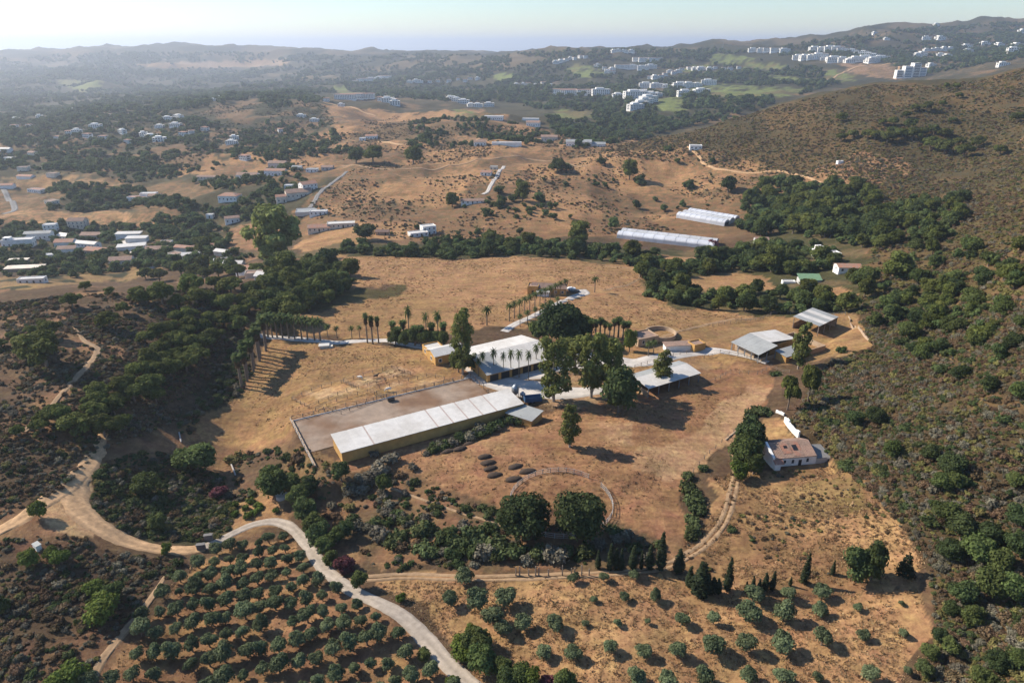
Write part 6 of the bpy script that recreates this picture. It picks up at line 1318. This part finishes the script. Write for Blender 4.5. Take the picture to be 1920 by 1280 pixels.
def town(px, py, k, rz, s, label, group):
    p = at(px, py); nm, L, Wd, h, nx, stn, step = TB[k]
    if k not in TSRC: o = block_mesh(nm, L, Wd, h, nx, stn, step); TSRC[k] = o
    else: o = TSRC[k].copy(); col.objects.link(o)
    o.location = p; o.rotation_euler = (0, 0, math.radians(rz)); s *= 1.35; o.scale = (s, s, s); tag(o, label, nm.replace('_', ' '), group); CLEAR.append((p-Vector((0,22,0)), L*s*.6+6, 40))
tr_ = random.Random(3)
def strip(pts, n, ks, label, group, s=1.0, jx=4, jy=1.5, rz=0, jr=14):
    """n buildings along a traced row"""
    for i in range(n):
        f = (i+.5)/n*(len(pts)-1); j = min(int(f), len(pts)-2); f -= j
        x = pts[j][0]+(pts[j+1][0]-pts[j][0])*f+tr_.uniform(-jx, jx); y = pts[j][1]+(pts[j+1][1]-pts[j][1])*f+tr_.uniform(-jy, jy)
        town(x, y, tr_.choice(ks), rz+tr_.uniform(-jr, jr), s*tr_.uniform(.85,1.15), label, group)
strip([(1522,96),(1590,97)], 5, [3,2], 'white apartment block in the long terrace on the far golf hill', 'long terrace of white blocks', 1.0, 1, .5, 0, 4)
strip([(1592,98),(1630,105),(1660,114)], 7, [2,4], 'white apartment block in the slanting row above the bare plot', 'slanting row above the bare plot', 1.0, 2, 1, -25, 8)
strip([(1490,112),(1530,112),(1560,116),(1595,118)], 9, [4,2], 'white villa in the lower row left of the bare plot', 'lower row of villas', 1.0, 3, 2)
strip([(1600,116),(1640,117)], 5, [2,4], 'white town house stacked beside the bare plot', 'stacked houses beside the bare plot', 1.0, 2, 2)
strip([(1405,97),(1480,98)], 5, [3,2], 'pale apartment block near the skyline of the golf hill', 'skyline blocks', .9, 2, 1, 0, 6)
strip([(1202,164),(1250,165),(1290,164),(1335,157)], 8, [2,2,4], 'white apartment block in the upper of two golf valley rows', 'upper golf valley row', .95, 2, 1.2, 0, 10)
strip([(1150,183),(1200,184),(1240,182)], 6, [2,4], 'bright white block in the cluster above the round green', 'cluster above the round green', 1.05, 2, 1.5)
strip([(1055,178),(1080,178),(1140,179)], 5, [3,2], 'long white block left of the bright cluster in the golf valley', 'blocks left of the cluster', .95, 2, 1, 0, 5)
strip([(1188,208),(1205,199),(1220,190)], 4, [2], 'white block stepping down the slope below the bright cluster', 'stepping blocks', .9, 1, 1, 30, 5)
strip([(1280,180),(1320,177)], 4, [2,4], 'white villa right of the bright cluster', 'villas right of the cluster', .9, 2, 1.5)
strip([(1035,120),(1070,112),(1100,108)], 7, [0,1,4], 'small white house in the slanting row on the wooded hill', 'slanting row on the wooded hill', .95, 2, 1, 20)
strip([(1115,122),(1130,130),(1150,140)], 8, [0,1], 'pale house in the tight cluster on the wooded hill', 'tight cluster on the wooded hill', .9, 6, 4)
strip([(1160,128),(1230,130)], 4, [3,2], 'long pale block across the middle of the wooded hill', 'long blocks of the wooded hill', .85, 2, 2, 0, 5)
strip([(1190,114),(1235,115)], 3, [3], 'long pale block near the top of the wooded hill', 'long blocks near the hilltop', .9, 2, 1, 0, 5)
strip([(1150,98),(1185,100)], 5, [4,1], 'cream house on the hilltop skyline', 'hilltop houses', .95, 3, 1)
strip([(1255,138),(1300,130),(1330,132),(1390,128)], 13, [1,4,0], 'white villa in the row above the golf greens', 'villas above the golf greens', .9, 4, 3)
strip([(1215,150),(1265,140)], 5, [0,1], 'white house on the slope left of the golf villas', 'houses left of the golf villas', .9, 4, 2)
strip([(670,156),(690,152),(730,148)], 6, [3,2], 'pale terrace block in the hazy row across the valley', 'hazy terrace row', .9, 2, 1)
strip([(765,157),(800,155),(860,152),(900,150)], 10, [0,1,4], 'pale house in the hazy line across the wooded valley', 'hazy line of houses', .9, 4, 2)
strip([(642,186),(690,184)], 4, [3], 'long pale terrace at the edge of the brown hill', 'terrace at the brown hill edge', .8, 1, .6, 0, 4)
strip([(715,190),(745,195)], 7, [0,1], 'pale house in the cluster right of the long terrace', 'cluster right of the terrace', .9, 5, 3)
strip([(840,186),(870,196),(920,203)], 7, [1,4], 'white villa at the lower edge of the golf woods', 'villas at the golf woods edge', .9, 6, 3)
strip([(960,162),(1040,160)], 7, [0,1], 'hazy pale house on the terraced plot in the valley', 'houses on the terraced plot', .85, 5, 3)
strip([(1735,95),(1760,94),(1790,92)], 5, [4,1], 'pale house below the far right hilltop', 'houses below the right hilltop', .9, 4, 2)
for (px, py, s) in ((1737,74,1.1),(1762,75,1.3),(1720,106,1.0),(1728,104,1.1),(1764,106,1.0),(1776,108,1.0),(1812,90,1.2),(1815,98,1.0),(1846,85,1.2),(1873,87,1.1),(1906,88,1.2),(1900,97,1.2),(1918,62,1.3),(1708,60,.9),(1755,48,.9),(1662,75,.8),(1640,64,.8),(1745,125,.9),(1880,124,.9)):
    town(px, py, 4, tr_.uniform(-20,20), s, 'white hillside villa on the far right slope', 'hillside villas on the right slope')
for (px, py) in ((30,225),(28,240),(55,238),(130,252),(145,250),(165,258),(110,262),(90,205),(120,203),(140,208),(300,240),(330,238),(315,225),(345,255),(360,250),(385,245),(335,222),(400,190),(415,185),(378,192),(435,270),(300,265),(285,260),(270,255),(180,240),(195,262),(230,250),(440,262),(528,248),(460,300),(240,268),(350,182),(75,222),(205,218),(640,200),(612,190),(565,220),(590,228)):
    town(px, py, tr_.choice([0,0,1,4]), tr_.uniform(-35,35), tr_.uniform(.5,.72), 'small pale house among trees on the far left valley floor', 'small houses of the left valley')
M_TOWER = mat('blue_glass', (.08,.16,.24), rough=.15, var=.1, spec=.6)
# glass apartment tower on the bare plot
p = Vector((1.0, 1.0, 1.0)); u_, s_ = ray(1706, 150); p = Vector((float(u_)*1980, 1980, hz(float(u_)*1980, 1980))); gt = empty('glass_apartment_block', p, math.radians(-8)); tag(gt, 'blue glass and white stepped apartment block on the bare far plot', 'apartment block'); CLEAR.append((p, 60, 60))
for i, (x0, x1, y0, h) in enumerate(((-38,-20,-4,18),(-20,0,-8,28),(0,18,-10,36),(18,36,-6,24))):
    q = MB(); q.box(x0+.1, x1-.1, y0, 16, -8, h); q.obj('wing', M_WHITE, gt)
    for s in range(int(h//4)):
        q = MB(); q.box(x0+2, x1-2, y0-.3, y0-.02, 1+4*s, 3.4+4*s); q.obj('window_band', M_TOWER if i in (1,3) else M_GLASS, gt)
p = at(1355, 93); q = MB(); q.tube([(0,0,-5),(0,0,30)], [.9,.3], 5)
for z in (18, 24): q.box(-3,3,-.2,.2,z,z+.5)
o = q.obj('pylon', M_STEEL); o.location = p; tag(o, 'thin steel pylon on the skyline of the golf hill', 'pylon')

# ------------------------------------------------------------------ fences, posts, heaps
def circ(c, r, a0, a1, n): return [Vector((c[0]+r*math.cos(math.radians(a0+(a1-a0)*i/n)), c[1]+r*math.sin(math.radians(a0+(a1-a0)*i/n)), 0)) for i in range(n+1)]
posts_fence('ring_fence', 'pale ring fence of the bare round pen behind the holm oaks', circ((11.6,132.6),12.2,52,335,30), 2.2, 1.25, M_PALEW, rails=3, rr=.055, pr=.08)
posts_fence('ring_fence', 'short detached arc of pale rail closing the bare round pen', circ((11.6,132.6),12.2,-22,33,6), 2.2, 1.25, M_PALEW, rails=3, rr=.055, pr=.08)
def pf(name, label, pts, sp, h, m, **kw): return posts_fence(name, label, [at(*p) for p in pts], sp, h, m, **kw)
pf('paddock_fence', 'wooden fence between the yard and the bare paddock below the stables', [(1320,672),(1350,662),(1400,672),(1436,684)], 3, 1.3, M_WOODF)
pf('paddock_fence', 'wooden corral rails among debris below the stable lean-to', [(1330,720),(1370,700),(1420,702),(1445,690),(1480,700)], 3, 1.3, M_WOODF)
pf('field_fence', 'brown fence along the edge of the big dry field behind the stables', [(1336,612),(1380,606),(1425,600),(1445,592)], 2.5, 1.3, M_WOODF, rails=3)
pf('barn_fence', 'thin fence along the far side of the barn paddock', [(1445,590),(1500,588),(1585,590)], 4, 1.2, M_STEEL)
pf('wire_fence', 'post fence along the lower edge of the bare paddock beside the track', [(1410,776),(1375,810),(1330,850),(1300,885),(1285,920)], 3.5, 1.2, M_WOODF, rr=.02)
pf('yard_fence', 'row of posts along the concrete yard behind the hay shed', [(1190,690),(1225,680),(1262,668),(1300,660)], 3, 1.3, M_WOODF)
pf('garden_fence', 'fence along the strip of shrubs behind the ochre stable', [(790,850),(830,836),(880,815),(930,798)], 3, 1.1, M_WOODF)
for lab, cs in (('lower left', [(548,750),(640,718),(668,729),(580,766)]), ('upper right', [(644,716),(735,691),(770,703),(672,728)]), ('lower middle', [(592,770),(690,736),(715,746),(640,777)]), ('right hand', [(694,735),(800,706),(850,716),(719,745)])):
    pf('pen_fence', 'rail fence round the %s sandy pen behind the arena' % lab, cs, 3.2, 1.2, M_WOODF, closed=True, rr=.05, pr=.07)
pf('drive_fence', 'low fence between the white court and the ochre drive edge', [(905,705),(935,699),(985,690),(1020,682)], 3, 1.0, M_WOODF)
for i, x in enumerate((967,974,991,1004,1010,1028,1054,1071,1077,1090,1104)):
    p = at(x, 1079); q = MB(); hh = 2.2+.5*math.sin(i*2.3); q.tube([(0,0,-.4),(.03,0,hh*.6),(0,.03,hh)], [.16,.14,.11], 7); o = q.obj('wooden_post', M_WOODF); o.location = p; tag(o, 'bare brown stump post in the row left of the cypresses', 'post', 'stump posts beside the track')
hp = rs(9)
for (x, y, L_) in ((831,833,3.2),(841,847,4.2),(863,842,4),(880,833,3.4),(908,857,4),(916,868,4.4),(920,879,4),(928,891,4.4),(967,875,4.2),(989,884,4.6),(963,899,4.6),(806,850,1.8)):
    p = at(x, y); V_, F_ = ICO2; V = V_*(1+.22*(hp.random((len(V_), 1))-.5))*np.array((L_/2, L_*.26, .75)); o = mesh_obj('manure_heap', V, F_, M_HEAP, smooth=True)
    o.location = (p.x, p.y, p.z+.02); o.rotation_euler = (0, 0, math.radians(12+20*hp.random())); tag(o, 'long dark manure heap on the bare paddock above the ring fence', 'heap', 'manure heaps')
# trough, cart, tank, gate pillars
p = at(612, 652); tg = empty('covered_trough', p, math.radians(8)); tag(tg, 'pale covered trough on the dry field below the drive', 'trough')
q = MB(); q.box(-2.4,2.4,-.8,.8,-.3,.9); q.obj('basin', M_CREAM, tg); q = MB(); q.slab([(-2.7,-1.1,1.3),(1.2,-1.1,1.3),(1.2,1.1,1.5),(-2.7,1.1,1.5)], .1); q.obj('lid', M_WSHEET, tg)
for x in (-2.4, 1.0):
    q = MB(); q.box(x,x+.12,-.95,-.83,-.3,1.22); q.obj('post', M_WOODF, tg)
p = at(529, 932); q = MB(); q.tube([(0,0,-.5),(0,0,.8)], 1.5, 24); q.tube([(0,0,.8),(0,0,.9)], 1.35, 24); o = q.obj('water_tank', M_WSHEET); o.location = p; tag(o, 'round low white water tank beside the glossy tree', 'tank')
for (px, py, lab) in ((378,1030,'grey gate pillar on the near side of the lane end'),(392,1012,'dark gate pillar on the far side of the lane end')):
    p = at(px, py); g = empty('gate_pillar', p, .2); tag(g, lab, 'gate pillar'); q = MB(); q.box(-.9,.9,-.35,.35,-.4,1.5); q.obj('body', M_PILLAR, g); q = MB(); q.box(-1.0,1.0,-.45,.45,1.5,1.62); q.obj('cap', M_PILLAR, g)
p = at(733, 752); q = MB(); q.box(-1.1,1.1,-.6,.6,.5,1.3); q.box(-1.0,1.0,-.5,.5,1.3,1.5); q.box(-.9,-.75,-.65,.65,-.2,.5); q.box(.75,.9,-.65,.65,-.2,.5); o = q.obj('feed_cart', M_CARD); o.location = p; o.rotation_euler = (0,0,.45); tag(o, 'dark feed cart standing at the arena fence', 'cart')
# pale upright pipes in the scrub
for (px, py, px2, py2, lab) in ((434,872,442,892,'pale fallen drain pipe in the scrub below the stable'),(336,812,340,830,'pale curved drain at the corner of the dry field')):
    a_, b_ = at(px, py), at(px2, py2); q = MB(); q.tube([tuple(a_+Vector((0,0,.3))), tuple((a_+b_)/2+Vector((0,0,.5))), tuple(b_+Vector((0,0,.3)))], .22, 8); tag(q.obj('drain_pipe', M_PALEW), lab, 'pipe')

# ------------------------------------------------------------------ cars
def car(px, py, rz, m, label):
    p = at(px, py); c = empty('parked_car', p+Vector((0,0,.12)), math.radians(rz)); tag(c, label, 'car')
    prof = [(-2.1,.35),(2.1,.35),(2.12,.75),(1.95,.95),(1.05,1.02),(.35,1.48),(-1.3,1.5),(-1.95,1.02),(-2.12,.9)]
    q = MB(); n = len(prof)
    for y, k in ((-.85,1.0),(-.7,1.0),(.7,1.0),(.85,1.0)):
        for (x, z) in prof: q.V.append((x, y*(.82 if z > 1.2 else 1), z if abs(y) < .8 else z-.05))
    for j in range(3):
        for i in range(n): a_ = j*n+i; b_ = j*n+(i+1)%n; q.F.append((a_, b_, b_+n, a_+n)); q.M.append(0)
    q.F.append(tuple(range(n))); q.F.append(tuple(reversed(range(3*n, 4*n)))); q.M += [0, 0]; q.obj('body', m, c)
    for y in (-.79,.79):
        w_ = MB(); w_.poly([(-1.55,y,1.06),(.75,y,1.06),(.3,y*.92,1.4),(-1.2,y*.92,1.4)]); w_.obj('side_window', M_GLASS, c)
    w_ = MB(); w_.quad((1.02,-.62,1.06),(1.02,.62,1.06),(.42,.55,1.46),(.42,-.55,1.46)); w_.obj('windscreen', M_GLASS, c)
    for x in (-1.3, 1.3):
        for y in (-.78,.78):
            w_ = MB(); w_.tube([(x,y-.1,.32),(x,y+.1,.32)], .32, 12); w_.obj('wheel', M_BLACK, c)
car(1071, 544, 20, M_CARW, 'white car parked beside the gatehouse'); car(1078, 548, 20, M_CARD, 'dark car parked in the turning circle'); car(271, 494, 30, M_CARD, 'dark car on the pale village street')
car(248, 482, -40, M_CARW, 'pale car parked where the village street bends')

# ------------------------------------------------------------------ horses in the small pens
M_HW = mat('white_horse_coat', (.62,.58,.53), rough=.7, var=.06, scale=3); M_HB = mat('dark_horse_coat', (.05,.035,.028), rough=.6, var=.1, scale=3)
def horse(px, py, rz, m, label, graze):
    p = at(px, py); P = []; E = []; R = []
    def add(co, r, par=None):
        P.append(co); R.append(r); i = len(P)-1
        if par is not None: E.append((par, i))
        return i
    hip = add((-.55,0,1.2), (.30,.33)); belly = add((0,0,1.12), (.27,.34), hip); chest = add((.5,0,1.18), (.27,.36), belly); 
    if graze: nk = add((.95,0,.98), (.16,.2), chest); hd = add((1.25,0,.55), (.12,.14), nk); mz = add((1.42,0,.18), (.08,.09), hd)
    else: nk = add((.85,0,1.55), (.15,.2), chest); hd = add((1.1,0,1.85), (.12,.15), nk); mz = add((1.45,0,1.62), (.08,.09), hd)
    for y in (-.07,.07): add((P[hd][0]-.06, y, P[hd][2]+.2), (.03,.03), hd)
    for y in (-.17,.17):
        a_ = add((.5,y,.82), (.12,.13), chest); k_ = add((.52,y,.45), (.065,.065), a_); f_ = add((.5,y,.08), (.05,.05), k_); add((.56,y,.02), (.06,.05), f_)
        a_ = add((-.5,y,.85), (.15,.17), hip); k_ = add((-.72,y,.5), (.07,.075), a_); f_ = add((-.66,y,.08), (.05,.05), k_); add((-.6,y,.02), (.06,.05), f_)
    t1 = add((-.85,0,1.15), (.07,.07), hip); add((-.95,0,.6), (.05,.06), t1)
    me = bpy.data.meshes.new('horse'); me.from_pydata(P, E, []); me.update(); o = bpy.data.objects.new('horse', me); col.objects.link(o)
    sk = o.modifiers.new('skin', 'SKIN'); sd = o.modifiers.new('smooth', 'SUBSURF'); sd.levels = sd.render_levels = 2
    for i, v in enumerate(me.skin_vertices[0].data): v.radius = R[i]; v.use_root = (i == 0)
    me.materials.append(m); o.location = p; o.rotation_euler = (0,0,math.radians(rz)); tag(o, label, 'horse'); return o
horse(729, 733, 200, M_HW, 'white horse grazing beside the arena fence', True); horse(676, 711, 160, M_HW, 'pale horse at the back of the small pens', True); horse(705, 709, 10, M_HB, 'dark horse standing next to the pale one in the pens', False)
_clear0 = clear_of
def clear_of(x, y):
    k = _clear0(x, y)
    for P in GREENS: k &= ~(inpoly(x, y, P) | inpoly(x, y+25, P))
    return k
# ------------------------------------------------------------------ place the valley trees: the 300 largest in view singly, the rest as woods
TP = TP[clear_of(TP[:,0], TP[:,1])]
dep = TP[:,1]*CP-(hgt(TP[:,0], TP[:,1])-CAM_H)*SP
order = np.argsort(-(TP[:,2]/dep)); big, rest = order[:300], order[300:]
for i in big:
    x, y, d, zn = TP[i]; zn = ZONE[int(zn)]
    kind = ('darktree','round_pine','broadleaf','round_pine')[i % 4]; sz = 'large dark leafy tree ' if d > 6.5 else 'leafy tree ' if d > 4.6 else 'small leafy tree '
    put(kind, Vector((x, y, hz(x, y)-.2)), d, 'leafy_tree', sz+zn, 'tree', sz.strip()+'s '+zn, hscale=.85+.3*float(rng.random()))
FT = vars_of('valley_tree')
def woods(label, x, y, d, seed): stuff('woods', x, y, d/6.0, FT, [1]*len(FT), label, sink=.5, seed=seed, tall=(.7,1.15))
woods('dark woods and garden trees spread through the valley', TP[rest,0], TP[rest,1], TP[rest,2], 140)
def far_woods(label, poly, spacing, mu, seed, thin=None, hi=16):
    x, y = scatter(poly, spacing, seed, thin); k = clear_of(x, y); x, y = x[k], y[k]; woods(label, x, y, lognorm(len(x), mu, .3, 3, hi, seed), seed)
far_woods('wooded golf valley below the white town', [(640,145),(850,128),(960,128),(1100,100),(1340,100),(1420,112),(1550,132),(1600,150),(1460,190),(1380,222),(1250,245),(1100,215),(900,192),(760,190),(640,172)], 15, 11, 151, clump(110,.36,.5,152))
far_woods('pine woods along the skyline of the town hill', [(960,104),(1060,96),(1130,95),(1250,96),(1345,96),(1420,100),(1340,108),(1060,112)], 18, 14, 153, clump(120,.35,.5,154))
far_woods('trees between the villas of the far right hill', [(1420,100),(1500,85),(1620,64),(1720,55),(1920,42),(1920,110),(1740,140),(1660,118),(1500,112)], 13, 9, 155, clump(120,.28,.5,156))
far_woods('hazy woods over the left valley floor', [(0,150),(250,140),(520,150),(640,150),(640,175),(480,185),(330,210),(0,215)], 17, 12, 157, clump(200,.36,.52,158))
far_woods('faint tree cover on the far left hills', [(0,112),(200,100),(440,100),(640,105),(640,145),(300,150),(0,150)], 26, 16, 159, clump(300,.3,.52,160), hi=26)
far_woods('scattered trees on the hazy middle ridge', [(640,108),(760,102),(850,103),(960,110),(960,130),(760,150),(640,150)], 22, 13, 161, clump(160,.36,.54,162))
# ------------------------------------------------------------------ tell look-alikes apart by their order in the view
TENS = ['', '', 'twenty', 'thirty', 'forty']; ONES = ORD[:20]
same = {}
for o in list(sc.objects):
    if o.parent is None and o.get('label') and o.get('group') and o.get('kind') is None: same.setdefault(o['label'], []).append(o)
def across(o):
    p = o.location; d = p.y*CP-(p.z-CAM_H)*SP; return p.x/max(d, 1)
def ordn(i):
    n = i+1
    if n <= 20: return ONES[i]
    return (TENS[n//10]+'-'+ONES[n % 10-1]) if n % 10 else {30: 'thirtieth', 40: 'fortieth'}.get(n, 'last')
def down(o): return o.location.y
for lab, L_ in same.items():
    n = len(L_)
    if n < 2: continue
    nw = len(lab.split())
    if n <= 24: bands = [('', L_)]
    else:
        S_ = sorted(L_, key=down); k = 4 if n > 60 else 3; nm = {3: ('front', 'middle', 'rear'), 4: ('front', 'near middle', 'far middle', 'rear')}[k]
        bands = [(nm[b], S_[len(S_)*b//k:len(S_)*(b+1)//k]) for b in range(k)]
    for bn_, members in bands:
        for i, o in enumerate(sorted(members, key=across)):
            t = (', %s in the %s, left to right' % (ordn(i), bn_)) if bn_ else ', %s from the left' % ordn(i)
            if nw+len(t.strip(', ').replace('-', ' ').split()) > 16: t = (', %s %s from left' % (bn_, ordn(i))) if bn_ else ', %s from left' % ordn(i)
            if nw+len(t.strip(', ').split()) <= 16: o['label'] = lab+t
